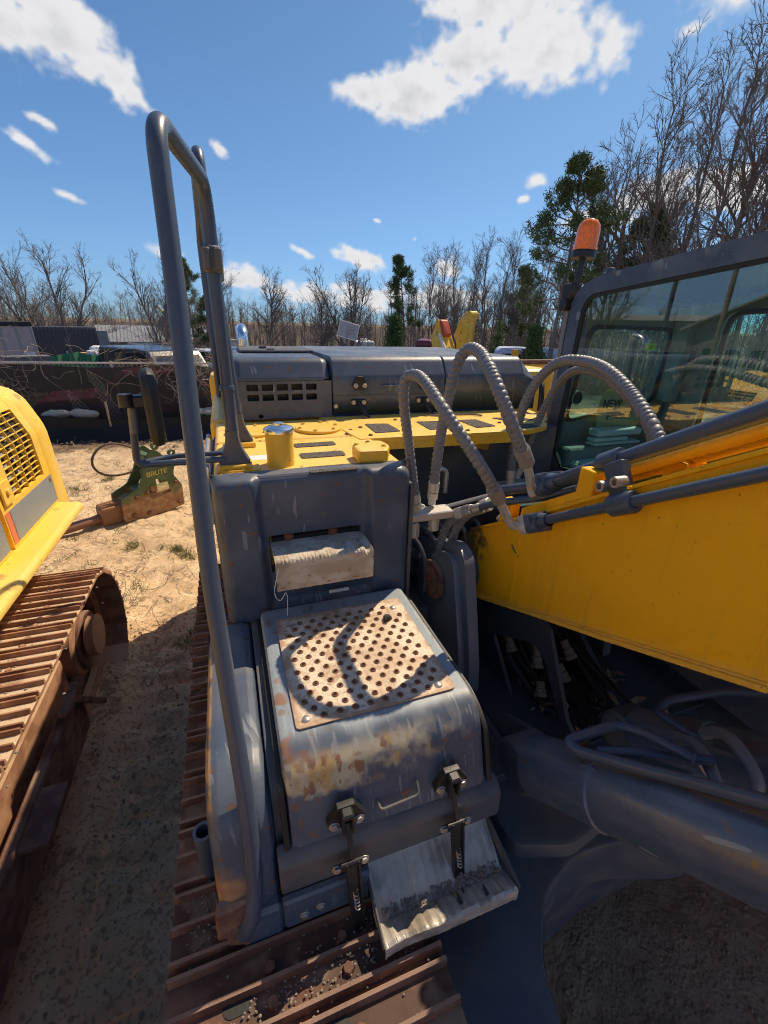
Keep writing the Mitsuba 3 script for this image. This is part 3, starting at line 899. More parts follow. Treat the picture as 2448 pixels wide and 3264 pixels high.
# latches: hexagonal striker plates on the lid, spring straps below
for lx in (.152, .428):
    ly = lambda z: .645 - .09 * max(0, z - 1.23)
    hexp = [(lx - .042, 1.205), (lx + .042, 1.205), (lx + .046, 1.23), (lx + .02, 1.275), (lx - .02, 1.275), (lx - .046, 1.23)]
    part(tb, 'latch_plate', cat(py(hexp, .634, .652, .003), cbox((lx - .014, .612, 1.205), (lx - .008, .64, 1.27), .002), cbox((lx + .008, .612, 1.205), (lx + .014, .64, 1.27), .002), cbox((lx - .014, .612, 1.255), (lx + .014, .64, 1.272), .004)), black)
    for bx in (-.030, .030):
        part(tb, 'latch_bolt', hexbolt((lx + bx, .634, 1.220), (0, -1, 0), .010, .008), bolt_m)
    part(tb, 'latch_strap', cat(beam([(lx, .630, 1.225), (lx + .004, .585, 1.13)], .012, .006), beam([(lx - .014, .588, 1.145), (lx - .002, .550, .90)], .005, .012), beam([(lx + .016, .588, 1.145), (lx + .020, .550, .90)], .005, .012), beam([(lx + .002, .588, 1.14), (lx + .009, .553, .92)], .026, .004), beam([(lx + .008, .552, .93), (lx + .018, .535, .80)], .020, .010),
                                   cbox((lx - .042, .584, 1.125), (lx + .03, .594, 1.147), .003)), black)
    sp = np.linspace(0, 1, 60)
    coil = np.stack([lx + .003 + .006 * np.cos(sp * 34) + .003 * sp, .570 - .012 * sp + .006 * np.sin(sp * 34), 1.06 - .055 * sp], 1)
    part(tb, 'latch_spring', tube(coil, .0016, 5), bolt_m)
    for bx, bz in ((-.036, 1.136), (.030, 1.138)):
        part(tb, 'strap_bolt', hexbolt((lx + bx, .590, bz), (0, -1, 0), .009, .008), bolt_m)
part(tb, 'handle', tube(fillet([(.236, .655, 1.226), (.238, .636, 1.216), (.340, .636, 1.226), (.341, .660, 1.245)], .012), .0038, 9), slate_dark)
part(tb, 'drain_pipe', lathe([(.016, .90), (.024, .90), (.026, 1.10), (.018, 1.10), (.016, .95)], (-.185, .80, 0), (0, 0, 1), 18), slate)
# lower step: valley folded plate with teeth
def lower_step():
    n = 150
    xs = np.linspace(.200, .552, n)
    rr = np.random.default_rng(11)
    wv = .0010 * np.sin(xs * 260) + .0008 * np.sin(xs * 61)
    rows = []
    for y, z, k in ((.640, 1.03, .4), (.62, 1.012, .6), (.575, .985, 1), (.552, .962, .6), (.535, .960, .6), (.525, .972, 1), (.505, .985, 1), (.478, .998, 1.2), (.470, .994, 1.2), (.468, .980, .6), (.470, .962, .6)):
        rows.append(np.stack([xs, np.full(n, y), z + wv * k + .0006 * rr.standard_normal(n)], 1))
    rows = np.array(rows)
    e = np.clip((xs - .30) / .03, 0, 1) * np.clip((.36 - xs) / .03, 0, 1)
    rows[7:, :, 1] += .004 * np.clip(np.sin((xs - .20) * 24), 0, 1)[None] * (xs < .36)[None]
    m = len(rows)
    out = []
    for off, flip in ((V(0, 0, 0), False), (V(0, 0, -.006), True)):
        i, j = np.meshgrid(np.arange(m - 1), np.arange(n - 1), indexing='ij')
        q = i * n + j
        F = np.vstack([np.stack([q, q + n, q + n + 1], -1).reshape(-1, 3), np.stack([q, q + n + 1, q + 1], -1).reshape(-1, 3)])
        out.append(trimesh.Trimesh((rows + off).reshape(-1, 3), F[:, ::-1] if flip else F, process=False))
    for a in (0, n - 1):
        pr = [(y, z) for _, y, z in rows[:, a]] + [(y, z - .012) for _, y, z in rows[::-1, a]]
        out.append(px(pr, rows[0, a, 0] - .002, rows[0, a, 0] + .002))
    return cat(*out)


stp = part(EX, 'front_step', lower_step(), galv, 40, 'worn galvanized folding step below the toolbox, gravel in its fold')
part(stp, 'bracket', cat(beam([(.558, .66, 1.03), (.560, .475, .985)], .006, .03), beam([(.197, .64, 1.03), (.197, .475, .985)], .004, .03), cbox((.20, .636, .98), (.55, .644, 1.05), .002), cbox((.215, .62, .9), (.23, .66, 1.0), .002)), slate_dark)
for cx_, cy_, r_ in ((.405, .505, .012), (.345, .512, .006), (.475, .498, .011), (.425, .522, .005)):
    part(stp, 'hole', pz(roundpoly([(cx_ - r_ * .6, cy_ - r_ * 1.2), (cx_ + r_ * .5, cy_ - r_), (cx_ + r_ * .1, cy_ + r_ * 1.5)], r_ * .4), .984 - (cy_ - .505) * .6, .9905 - (cy_ - .505) * .6), black)
st = []
for k in range(240):
    r = rng.uniform(.002, .0058)
    s = at(ico, 0, 0, 0, rng.uniform(0, 6), rng.uniform(0, 6)); s.vertices *= r
    st.append(at(s, rng.uniform(.215, .545), .545 + rng.normal() * .013, .962 + rng.uniform(0, .006)))
part(stp, 'gravel', cat(st), gravel_m, False, kind='stuff')

# ---- handrails
RB = .0186
r1 = fillet([(-.102, .60, 1.005), (-.080, .595, 1.06), (-.066, .625, 1.12), (-.062, .68, 1.306), (-.071, .78, 1.552), (-.080, .87, 1.807), (-.075, .97, 2.176), (-.072, 1.02, 2.376), (-.070, 1.08, 2.640), (.0, 1.47, 2.640), (.004, 1.495, 2.55), (.001, 1.488, 2.40), (0.0, 1.484, 1.95)], [0, .03, .03, .1, .1, .1, .1, .1, .065, .05, .05, .05, 0], 8)
hr = part(EX, 'handrail', tube(r1, RB, 22), pipe_m, 40, 'tall slate grey tube handrail at the front corner')
part(hr, 'clamp', cat(lathe([(.0205, 2.425), (.027, 2.43), (.027, 2.488), (.0205, 2.492)], (.002, 1.487, 0), (0, 0, 1), 24), cbox((-.022, 1.452, 2.432), (-.003, 1.475, 2.486), .004), cbox((.006, 1.452, 2.432), (.027, 1.475, 2.486), .004)), slate_dark)
part(hr, 'sleeve', lathe([(.0197, 2.10), (.0235, 2.10), (.0235, 2.112), (.0205, 2.118), (.0205, 1.95)], (0.0, 1.485, 0), (0, 0, 1), 24), pipe_m)


def flared_shoe(x, y, z0, z1, w, d, r):
    rows = []
    for t in np.linspace(0, 1, 9):
        f = (1 - t) ** 2.2
        hw, hd = r + (w / 2 - r) * f, r + (d / 2 - r) * f
        rows.append([(x + a, y + b, z0 + (z1 - z0) * t) for a, b in roundpoly([(-hw, -hd), (hw, -hd), (hw, hd), (-hw, hd)], .006 + .010 * t, 3)])
    rows = np.array(rows)
    m, n = rows.shape[:2]
    Pt = rows.reshape(-1, 3)
    i, j = np.meshgrid(np.arange(m - 1), np.arange(n), indexing='ij')
    a, b, c, e = i * n + j, i * n + (j + 1) % n, (i + 1) * n + (j + 1) % n, (i + 1) * n + j
    return cat(trimesh.Trimesh(Pt, np.vstack([np.stack([a, b, c], -1).reshape(-1, 3), np.stack([a, c, e], -1).reshape(-1, 3)]), process=False), cbox((x - w / 2, y - d / 2, z0 - .006), (x + w / 2, y + d / 2, z0), .001))


part(hr, 'base', flared_shoe(-.002, 1.485, 1.874, 1.975, .098, .058, .0205), slate_dark, 40)
part(hr, 'foot_plate', cat(cbox((-.055, 1.44, 1.853), (.052, 1.53, 1.867), .003), cbox((-.062, 1.432, 1.846), (.075, 1.54, 1.853), .002)), yellow)
r2 = fillet([(.026, 1.78, 1.95), (.010, 1.785, 2.30), (-.002, 1.79, 2.62), (-.004, 1.80, 2.80), (-.02, 2.10, 2.80), (-.04, 2.9, 2.79), (-.05, 3.0, 2.70), (-.05, 3.0, 1.86)], [0, .1, .1, .07, .1, .07, .05, 0], 8)
hr2 = part(EX, 'handrail', tube(r2, RB, 18), pipe_m, 40, 'second slate grey handrail standing just behind the first')
part(hr2, 'base', flared_shoe(.026, 1.78, 1.874, 1.975, .098, .058, .0205), slate_dark, 40)
part(hr2, 'foot_plate', cbox((-.03, 1.735, 1.846), (.083, 1.825, 1.867), .003), yellow)
part(hr2, 'clamp', lathe([(.0205, 2.425), (.027, 2.43), (.027, 2.488), (.0205, 2.492)], (.007, 1.787, 0), (0, 0, 1), 20), slate_dark)
# ---- mirror
mi_ = part(EX, 'mirror', at(px(roundpoly([(-.085, -.1115), (.085, -.1115), (.085, .1115), (-.085, .1115)], .075, 8), -.021, .021, .0195), -.212, 1.44, 2.0635, math.radians(8.5)), rubber, 50, 'black oblong mirror seen edge-on at the tank corner')
part(mi_, 'arm', cat(tube(fillet([(-.03, 1.465, 1.885), (-.275, 1.465, 1.885), (-.287, 1.46, 1.90), (-.268, 1.44, 2.075)], .03), .0105, 14), tube(fillet([(-.03, 1.515, 1.892), (-.20, 1.515, 1.892), (-.278, 1.47, 1.89)], .03), .0085, 12), tube([(-.268, 1.44, 1.99), (-.262, 1.436, 2.085)], .0135, 14)), pipe_m)
part(mi_, 'knuckle', cat(cbox((-.272, 1.415, 2.065), (-.222, 1.455, 2.10), .005), disc(.020, .036, (-.275, 1.42, 2.07), (0, 0, 1), 16)), black)
# ---- deck
dk = part(EX, 'deck_panel', cat(pz([(.512, 1.752), (1.36, 1.722), (1.50, 1.78), (1.66, 1.98), (1.715, 2.25), (.436, 2.25)], 1.828, 1.851, .003), pz([(.516, 1.756), (1.30, 1.726), (1.30, 1.735), (.52, 1.766)], 1.795, 1.829), beam([(1.05, 1.76, 1.80), (1.32, 2.0, 1.70)], .03, .04)), yellow)
for pad in ([(.611, 1.833), (.734, 1.839), (.729, 2.011), (.616, 2.027)], [(.88, 1.835), (.995, 1.835), (1.001, 2.009), (.887, 2.021)], [(1.122, 1.818), (1.238, 1.832), (1.219, 2.004), (1.116, 2.005)], [(1.37, 1.917), (1.533, 1.913), (1.49, 2.005), (1.324, 2.017)], [(1.34, 1.75), (1.44, 1.77), (1.50, 1.84), (1.36, 1.84)]):
    part(dk, 'anti_slip_pad', pz(roundpoly(pad, .012), 1.8515, 1.8540), pad_m)
for bx, by in ((.575, 1.96), (.575, 1.80), (.80, 2.09), (1.05, 1.78), (1.30, 1.90), (1.56, 1.86), (.66, 2.16), (1.0, 2.15)):
    part(dk, 'bolt', hexbolt((bx, by, 1.851), (0, 0, 1), .008, .007), bolt_rust)
part(dk, 'twig', tube(spline([(1.02, 2.14, 1.858), (1.12, 2.12, 1.857), (1.22, 2.115, 1.859), (1.30, 2.07, 1.857)], 20), .005, 6), bark, label='dry stick lying on the deck')
# ---- hood
hl = [(2.305, 1.852), (2.305, 2.030), (2.244, 2.038), (2.246, 2.050), (2.292, 2.128), (2.32, 2.143), (3.42, 2.143), (3.5, 2.10), (3.5, 1.852)]
hood = part(EX, 'hood', px(roundpoly(hl, [0, .004, .004, .02, .03, .03, .05, .04, 0], 4), .022, .506, .045), slate, 45)
hr_ = [(2.243, 1.852), (2.243, 1.958), (2.236, 1.961), (2.236, 2.045), (2.290, 2.132), (2.32, 2.148), (3.42, 2.148), (3.5, 2.10), (3.5, 1.852)]
part(hood, 'centre_cover', px(roundpoly(hr_, [0, .003, .003, .02, .03, .03, .05, .04, 0], 4), .512, 1.145, .007), slate, 45)
rp = roundpoly([(2.238, 1.852), (2.238, 2.045), (2.292, 2.130), (2.32, 2.146), (3.42, 2.146), (3.5, 2.10), (3.5, 1.852)], [0, .02, .03, .03, .05, .04, 0], 4)
rc_ = cat(px(rp, 1.150, 1.66, .008), px(rp, 1.655, 1.76, .004))
vv = rc_.vertices
s_ = np.clip((vv[:, 0] - 1.665) / .08, 0, 1)
vv[:, 2] = np.where(vv[:, 2] > 2.0, 2.0 + (vv[:, 2] - 2.0) * (1 - .75 * s_ ** 1.2), vv[:, 2])
vv[:, 0] -= np.where(vv[:, 2] < 2.06, .0, .04) * s_
rc_.vertices = vv
part(hood, 'right_cover', rc_, slate, 45)
slots = [rrect(.088 + k * .0715, z, .143 + k * .0715, z + .031, .004, 2) for k in range(5) for z in (1.991, 1.943)]
part(hood, 'vent_panel', holed([(.052, 1.853), (.505, 1.853), (.505, 2.036), (.052, 2.036)], slots + [[(.145 + .012 * math.cos(a), 1.868 + .012 * math.sin(a)) for a in np.arange(12) * PI / 6]], .010, frame((0, 2.255, 0), (1, 0, 0), (0, 0, 1), (0, -1, 0))), slate, label='panel with two rows of five slots')
part(hood, 'vent_backing', cbox((.06, 2.298, 1.86), (.50, 2.3035, 2.03), .0), black)
for lx in (.650, 1.020):
    hexp = [(lx - .040, 2.012), (lx - .026, 1.986), (lx + .026, 1.986), (lx + .040, 2.012), (lx + .018, 2.056), (lx - .018, 2.056)]
    part(hood, 'latch_plate', cat(py(hexp, 2.216, 2.236, .004), cbox((lx - .014, 2.205, 2.045), (lx + .014, 2.22, 2.058), .003)), black)
    for bx in (-.024, .024):
        part(hood, 'latch_bolt', hexbolt((lx + bx, 2.216, 2.010), (0, -1, 0), .0095, .007), bolt_m)
    part(hood, 'latch_strap', cat(cbox((lx - .042, 2.232, 1.905), (lx + .036, 2.243, 1.938), .003), beam([(lx - .004, 2.222, 1.925), (lx + .022, 2.175, 1.865)], .026, .008), beam([(lx + .020, 2.178, 1.868), (lx + .034, 2.165, 1.856)], .016, .007)), black)
    for bx in (-.032, .024):
        part(hood, 'strap_bolt', hexbolt((lx + bx, 2.231, 1.923), (0, -1, 0), .009, .006), bolt_m)
part(hood, 'handle', cbox((.775, 2.222, 2.000), (.872, 2.236, 2.010), .002), slate)
part(hood, 'plug', disc(.012, .005, (.525, 2.242, 1.906), (0, -1, 0), 16), bolt_m)
part(hood, 'top_plate', cat(cbox((.085, 2.62, 2.145), (.49, 3.05, 2.160), .004), cbox((.20, 2.75, 2.16), (.24, 2.78, 2.175), .003), cbox((.235, 2.63, 2.158), (.275, 2.65, 2.168), .003)), slate_dark)
part(hood, 'exhaust_pipe', tube(fillet([(.125, 3.0, 2.14), (.125, 3.0, 2.225), (.125, 3.06, 2.250), (.125, 3.13, 2.255)], [0, .05, .03, 0]), .036, 24), chrome, 60, 'polished bent exhaust pipe behind the hood')

# ---- boom
bm_poly = [(1.60, 1.36), (1.587, 1.418), (1.305, 1.590), (1.137, 1.692), (.732, 1.954), (.510, 2.094), (-.10, 2.47), (-.62, 2.76), (-.98, 2.42), (-.10, 1.855), (.361, 1.652), (.548, 1.569), (.745, 1.481), (1.038, 1.357), (1.433, 1.183), (1.52, 1.17), (1.585, 1.24)]
boom = part(EX, 'boom', px(roundpoly(bm_poly, [.05, .03, .05, .05, .05, .05, .3, .2, .2, .3, .05, .05, .05, .05, .05, .05, .05], 3), .955, 1.415, .004), boom_m, 30)
bot = [(.361, 1.652), (.548, 1.569), (.745, 1.481), (1.038, 1.357), (1.433, 1.183)]
part(boom, 'bottom_plate', px([(y, z + .004) for y, z in bot] + [(y - .004, z - .010) for y, z in bot[::-1]], .944, 1.426, .002), boom_m, 30)
top = [(1.50, 1.473), (1.305, 1.590), (1.137, 1.692), (.732, 1.954), (.510, 2.094), (-.10, 2.47)]
part(boom, 'top_plate', px([(y, z + .012) for y, z in top] + [(y, z - .002) for y, z in top[::-1]], .946, 1.424, .002), boom_m, 30)
part(boom, 'weld_bead', tube(spline([(.9545, 1.172 + .002 * math.sin(k * 2.1), 1.30 + .36 * k / 30) for k in range(31)], 60), .0042, 6), boom_m)
part(boom, 'weld_bead', tube(resample(np.array([(.953, y, z + .006) for y, z in bot]), 40), .0045, 6), boom_m)
for tx in (.962, 1.06):
    part(boom, 'cable_tray', px([(1.20, 1.665), (.93, 1.838), (.93, 1.872), (1.20, 1.70)], tx, tx + .008), boom_m)
for lo_, hi_ in [((.955, y - .03, z), (1.0, y + .03, z + .10)) for y, z in ((1.285, 1.60), (.93, 1.83))] + [((1.12, y - .03, z), (1.2, y + .03, z + .07)) for y, z in ((.80, 1.91), (.55, 2.07), (1.1, 1.71))]:
    part(boom, 'line_support', cbox(lo_, hi_, .003), boom_m)
part(boom, 'clipped_wires', cat([tube(spline([(.99 + .015 * k, 1.19, 1.69), (1.0 + .012 * k, 1.10 + .01 * k, 1.752 + .006 * math.sin(k * 3)), (.99 + .015 * k, 1.02, 1.79 + .008 * math.cos(k * 2)), (1.0 + .01 * k, .90, 1.865)], 26), .0045, 6) for k in range(4)]), black)
part(boom, 'scratch', tube([(.9545, 1.215, 1.545), (.9545, 1.19, 1.527), (.9545, 1.165, 1.518)], .0028, 5), ink_m)
part(boom, 'pivot_boss', cat(disc(.10, .50, (.94, 1.50, 1.29), (1, 0, 0), 36, .01)), slate_dark)


def clamp_block(x, y, z, d, r):
    d = V(*d) / np.linalg.norm(d)
    m = lathe([(r * .9, -.036), (r + .008, -.036), (r + .011, -.032), (r + .011, .032), (r + .008, .036), (r * .9, .036)], (x, y, z), d, 28)
    return m


bd = V(0, -.582, .356); bd /= np.linalg.norm(bd)
def bp(x, y, z, s):
    return tuple(V(x, y, z) + bd * s)


# steel lines along the boom: lower one on the web side, others over the top
l1 = (.925, 1.060, 1.712); u1 = (1.015, 1.150, 1.806)
part(boom, 'steel_line', tube([l1, bp(*l1, 1.5)], .0150, 18), pipe_m, label='lower slate steel line along the boom side')
part(boom, 'steel_line', tube([u1, bp(*u1, 1.6)], .0215, 18), pipe_m, label='thick upper slate steel line above the boom')
for (x, y, z, r) in ((1.105, 1.12, 1.80, .021), (1.165, 1.10, 1.80, .021), (1.225, 1.08, 1.81, .017), (1.285, 1.08, 1.81, .017)):
    part(boom, 'steel_line', tube([(x, y + .2, z - .122), bp(x, y, z, 1.4)], r, 12), pipe_m if x > 1.2 else yellow)
part(boom, 'line_clamp', cat(clamp_block(*bp(*l1, .345), bd, .0185), clamp_block(*bp(*u1, .285), bd, .024), moved(cbox((-.018, -.030, -.062), (.016, .030, .062), .004), frame(V(.958, .815, 1.925), (1, 0, 0), bd, np.cross((1, 0, 0), bd)))), pipe_m, 40, 'black pipe clamp joining both lines')
for k in (0, 1):
    o = V(.938, .832 - .043 * k, 1.918 + .026 * k)
    part(boom, 'cap_screw', lathe([(.0085, .034), (.0145, .034), (.0155, .031), (.0155, 0), (0, 0), (0, .012), (.0085, .012), (.0085, .034)], o, (-1, 0, 0), 20), bolt_m)


def flange(o, d, r):
    d = V(*d) / np.linalg.norm(d)
    x = np.cross(d, (1, 0, 0)); x /= np.linalg.norm(x)
    f = frame(o, V(1, 0, 0), np.cross(d, V(1, 0, 0)), d)
    a = moved(bprism(roundpoly([(-r * 1.9, -r * 1.15), (r * 1.9, -r * 1.15), (r * 1.9, r * 1.15), (-r * 1.9, r * 1.15)], r * .45), .034, .004), f)
    b = moved(bprism(roundpoly([(-r * 1.9, -r * 1.15), (r * 1.9, -r * 1.15), (r * 1.9, r * 1.15), (-r * 1.9, r * 1.15)], r * .45), .026, .003), frame(V(*o) + d * .036, f[:3, 0], f[:3, 1], d))
    bo = [hexbolt(V(*o) + f[:3, 0] * sx * r * 1.4 + f[:3, 1] * sy * r * .72 + d * .062, d, .007, .010) for sx in (-1, 1) for sy in (-1, 1)]
    co = lathe([(r * .7, 0), (r * 1.02, 0), (r * .75, .03), (r * .7, .03)], V(*o) + d * .062, d, 20)
    return a, cat(b, co, *bo)


def hose(pts, elbow=None, start=True, r=.0205, n=70):
    q = spline(pts, n)
    h = part(EX, 'hose', spiral_hose(q, r), hose_m, 50)
    e, d = q[-1], (q[-1] - q[-4]) / np.linalg.norm(q[-1] - q[-4])
    if elbow is not None:
        part(h, 'sleeve', lathe([(r * .8, -.012), (r + .0045, -.012), (r + .006, -.008), (r + .0055, .058), (r + .001, .062), (r * .7, .062)], e, d, 22), worn_steel)
        p = fillet([e + d * .05, *[V(*a) for a in elbow]], .045, 7)
        part(h, 'elbow', tube(p, .0145, 16), steel)
    if start:
        s, d0 = q[0], (q[0] - q[3]) / np.linalg.norm(q[0] - q[3])
        part(h, 'coupling', cat(lathe([(r * .7, -.01), (r + .003, -.01), (r + .003, .028), (.012, .032), (.012, .05), (0, .05)], s, d0, 18), lathe([(0, .034), (.021, .034), (.021, .062), (0, .062)], s, d0, 6), lathe([(0, .06), (.016, .06), (.016, .085), (0, .085)], s, d0, 14)), zinc)
    return h


hose([(0.635, 1.42, 1.702), (0.607, 1.41, 1.84), (0.581, 1.4, 1.963), (0.555, 1.38, 2.094), (0.557, 1.365, 2.143), (0.567, 1.335, 2.156), (0.571, 1.27, 2.15), (0.571, 1.19, 2.12), (0.578, 1.12, 2.08), (0.611, 1.06, 2.012), (0.666, 1.035, 1.931), (0.734, 1.055, 1.845)], [(0.815, 1.085, 1.735), (0.846, 1.085, 1.690), (0.905, 1.083, 1.690)], r=.0172)
hose([(0.732, 1.46, 1.724), (0.735, 1.45, 1.864), (0.739, 1.43, 1.999), (0.748, 1.41, 2.116), (0.764, 1.4, 2.194), (0.779, 1.375, 2.23), (0.782, 1.32, 2.231), (0.763, 1.22, 2.2), (0.748, 1.11, 2.126), (0.789, 1.075, 2.023), (0.837, 1.085, 1.953)], [(0.905, 1.112, 1.850), (0.928, 1.13, 1.810), (0.996, 1.168, 1.786)], r=.0192)
hose([(1.303, 1.75, 1.632), (1.302, 1.76, 1.74), (1.301, 1.75, 1.87), (1.318, 1.70, 2.05), (1.345, 1.60, 2.165), (1.345, 1.45, 2.185), (1.318, 1.30, 2.168), (1.275, 1.12, 2.10), (1.225, .95, 2.0), (1.215, .90, 1.94)], r=.0212)
hose([(1.40, 1.80, 1.66), (1.425, 1.80, 1.76), (1.462, 1.78, 1.93), (1.462, 1.68, 2.09), (1.434, 1.55, 2.143), (1.40, 1.40, 2.14), (1.372, 1.30, 2.117), (1.30, 1.12, 2.07), (1.252, 1.02, 2.03), (1.235, .93, 1.93)], r=.0180)
hose([(.792, 1.475, 1.40), (.795, 1.47, 1.48), (.805, 1.445, 1.55), (.826, 1.412, 1.60)], start=False, r=.0175, n=30)
hose([(.850, 1.48, 1.40), (.853, 1.475, 1.48), (.865, 1.44, 1.56), (.90, 1.40, 1.62)], start=False, r=.0165, n=30)
for o, d, r in (((.9245, 1.092, 1.690), bd, .0285), ((1.0145, 1.180, 1.786), bd, .033)):
    a, b = flange(o, d, r)
    k = part(boom, 'flange', a, zinc)
    part(boom, 'flange_clamp', b, pipe_m)
a, b = flange((.838, 1.402, 1.612), (.35, -.62, .42), .021)
part(boom, 'flange', a, zinc); part(boom, 'flange_clamp', b, worn_steel)
part(boom, 'steel_line', tube(fillet([(.846, 1.388, 1.622), (.90, 1.30, 1.685), (1.0, 1.14, 1.76), (1.05, 1.05, 1.82)], .05), .014, 12), pipe_m)
part(boom, 'steel_line', tube([(.93, 1.30, 1.735), (1.12, 1.02, 1.86), bp(1.12, 1.02, 1.86, 1.2)], .019, 12), pipe_m)
part(EX, 'hose', tube(spline([(1.70, 2.10, 1.86), (1.715, 2.13, 1.98), (1.74, 2.2, 2.03), (1.77, 2.35, 1.98), (1.78, 2.45, 1.86)], 30), .016, 10), rubber)
# ---- manifold behind the tank
part(EX, 'hose_plate', cbox((1.24, 1.70, 1.535), (1.46, 1.82, 1.565), .004), zinc)
mf = part(EX, 'hydraulic_manifold', cat(cbox((.605, 1.40, 1.595), (.80, 1.475, 1.628), .004), lathe([(0, 0), (.022, 0), (.022, .05), (.016, .06), (0, .06)], (.635, 1.415, 1.53), (0, 0, 1), 6), lathe([(0, 0), (.024, 0), (.024, .06), (0, .06)], (.735, 1.445, 1.535), (0, 0, 1), 14)), zinc)
part(mf, 'pipe', cat(tube([(.79, 1.46, 1.62), (.95, 1.42, 1.665), (1.05, 1.38, 1.70)], .0085, 10), tube([(.64, 1.50, 1.56), (.85, 1.45, 1.60), (1.0, 1.40, 1.63)], .007, 8), tube([(.60, 1.55, 1.66), (.70, 1.47, 1.625)], .010, 10)), worn_steel)
part(mf, 'elbow', tube(fillet([(.87, 1.78, 1.63), (.92, 1.78, 1.68), (.955, 1.78, 1.66), (.955, 1.78, 1.55)], .04), .013, 14), steel)
part(mf, 'swivel', cat(disc(.028, .05, (.93, 1.42, 1.62), (.3, -.6, .4), 16), disc(.022, .06, (.99, 1.36, 1.60), (.2, -.6, -.4), 14)), zinc)
part(mf, 'lamp_cap', disc(.016, .022, (.80, 1.62, 1.425), (0, 0, 1), 16), orange_lens)
part(mf, 'valve_block', cat(cbox((.62, 1.72, 1.15), (1.1, 1.93, 1.42), .01), *[disc(.022, .05, (.68 + .08 * k, 1.71, 1.22 + .08 * (k % 3)), (0, -1, 0), 14) for k in range(5)], *[tube(spline([(.66 + .09 * k, 1.70, 1.40), (.68 + .09 * k, 1.62, 1.46), (.72 + .08 * k, 1.55, 1.42), (.74 + .07 * k, 1.5, 1.2)], 20), .010, 8) for k in range(5)]), slate_dark)
# ---- swing bracket beside the boom foot
bk = roundpoly([(1.85, .98), (1.85, 1.32), (1.70, 1.367), (1.365, 1.50), (1.285, 1.47), (1.16, 1.04), (1.14, .90), (1.5, .86)], [.02, .03, .03, .07, .09, .1, .03, .05], 6)
bk2 = roundpoly([(1.64, .98), (1.64, 1.30), (1.395, 1.455), (1.32, 1.435), (1.20, 1.04), (1.18, .90), (1.5, .88)], [.05, .05, .06, .08, .1, .03, .03], 6)
bracket_m = mat('m_bracket', (.13, .155, .195), .38, spec=.8)
sb = part(EX, 'boom_bracket', cat(holed(bk, [[(1.70 + .028 * math.cos(a), 1.285 + .034 * math.sin(a)) for a in np.arange(20) * PI / 10]], .045, frame((.80, 0, 0), (0, 1, 0), (0, 0, 1), (1, 0, 0))), px(bk2, .772, .801, .003)), bracket_m, 35)
part(sb, 'pin', cat(disc(.088, .024, (.772, 1.455, 1.285), (-1, 0, 0), 36, .004), disc(.062, .006, (.748, 1.455, 1.285), (-1, 0, 0), 28, .002)), rust)
part(sb, 'bolt', hexbolt((.80, 1.70, 1.262), (-1, 0, 0), .018, .014), steel)
part(sb, 'red_plug', disc(.007, .006, (.744, 1.455, 1.29), (-1, 0, 0), 10), red_m)
part(EX, 'boom_bracket', px(bk, 1.50, 1.545, .004), slate_dark, 35)
# ---- floor between the brackets, hoses and clutter under the boom
frame_dark = mat('m_frame_dark', (.040, .044, .054), .6)
part(EX, 'front_frame', cat(holed([(1.76, .80), (1.76, 1.42), (1.40, 1.32), (1.1, 1.36), (.98, 1.31), (.82, 1.04), (.66, .95), (.60, .80)], [roundpoly([(1.295, 1.055), (1.245, 1.085), (1.05, 1.20), (.98, 1.19), (.82, .98), (.80, .86), (1.0, .815), (1.07, .815)], .03)], .016, frame((.99, 0, 0), (0, 1, 0), (0, 0, 1), (1, 0, 0))),
                              px(roundpoly([(1.7, .86), (1.7, 1.30), (1.36, 1.16), (1.18, 1.06), (.98, .92), (.90, .86)], .03), 1.36, 1.385), cbox((.846, 1.62, .86), (1.5, 1.66, 1.5), .003), cbox((.846, .82, .855), (1.75, 1.66, .872), .003), cbox((.60, .80, .86), (.80, 1.6, .9), .004)), frame_dark)
fit = mat('m_fitting', (.15, .115, .09), .7)
for k, (x_, y_, z_, h_) in enumerate(((1.05, 1.22, 1.00, .07), (1.09, 1.10, 1.0, .09), (1.13, 1.16, 1.06, .08), (1.17, 1.02, .98, .07), (1.06, 1.02, .93, .06), (1.22, 1.06, 1.05, .08), (1.10, .94, .94, .05))):
    part(EX, 'hose_fitting', cat(lathe([(0, 0), (.020, 0), (.022, h_ * .5), (.017, h_ * .55), (.017, h_), (0, h_)], (x_, y_, z_), (.3 * math.sin(k * 2), .6, .7), 8), disc(.026, .018, (x_, y_, z_), (.3 * math.sin(k * 2), .6, .7), 6)), fit)
for k, (x, pts) in enumerate([(1.06, [(1.60, 1.22), (1.40, 1.10), (1.25, .99), (1.10, .92), (.95, .90)]), (1.11, [(1.60, 1.15), (1.40, 1.04), (1.20, .95), (1.0, .91), (.86, .90)]), (1.16, [(1.60, 1.25), (1.36, 1.08), (1.16, .96), (1.0, .93), (.84, .93)]), (1.21, [(1.60, 1.18), (1.32, 1.02), (1.12, .94), (.92, .92)]), (1.27, [(1.60, 1.22), (1.30, 1.08), (1.10, 1.0), (.90, .95)]), (1.32, [(1.60, 1.12), (1.30, 1.0), (1.05, .94), (.85, .91)])]):
    part(EX, 'frame_hose', tube(spline([(x + .035, y + .015, z + .03 + .02 * math.sin(k + t)) for t, (y, z) in enumerate(pts)], 40), .010, 8), rubber)
    part(EX, 'frame_hose', cat(tube(spline([(x + .02 * math.sin(k + 2 * t), y, z) for t, (y, z) in enumerate(pts)], 40), .015 + .003 * (k % 2), 10), disc(.024, .06, (x + .02 * math.sin(k), pts[1][0] + .02, pts[1][1] + .012), (0, .85, .5), 10)), rubber)
lf = []
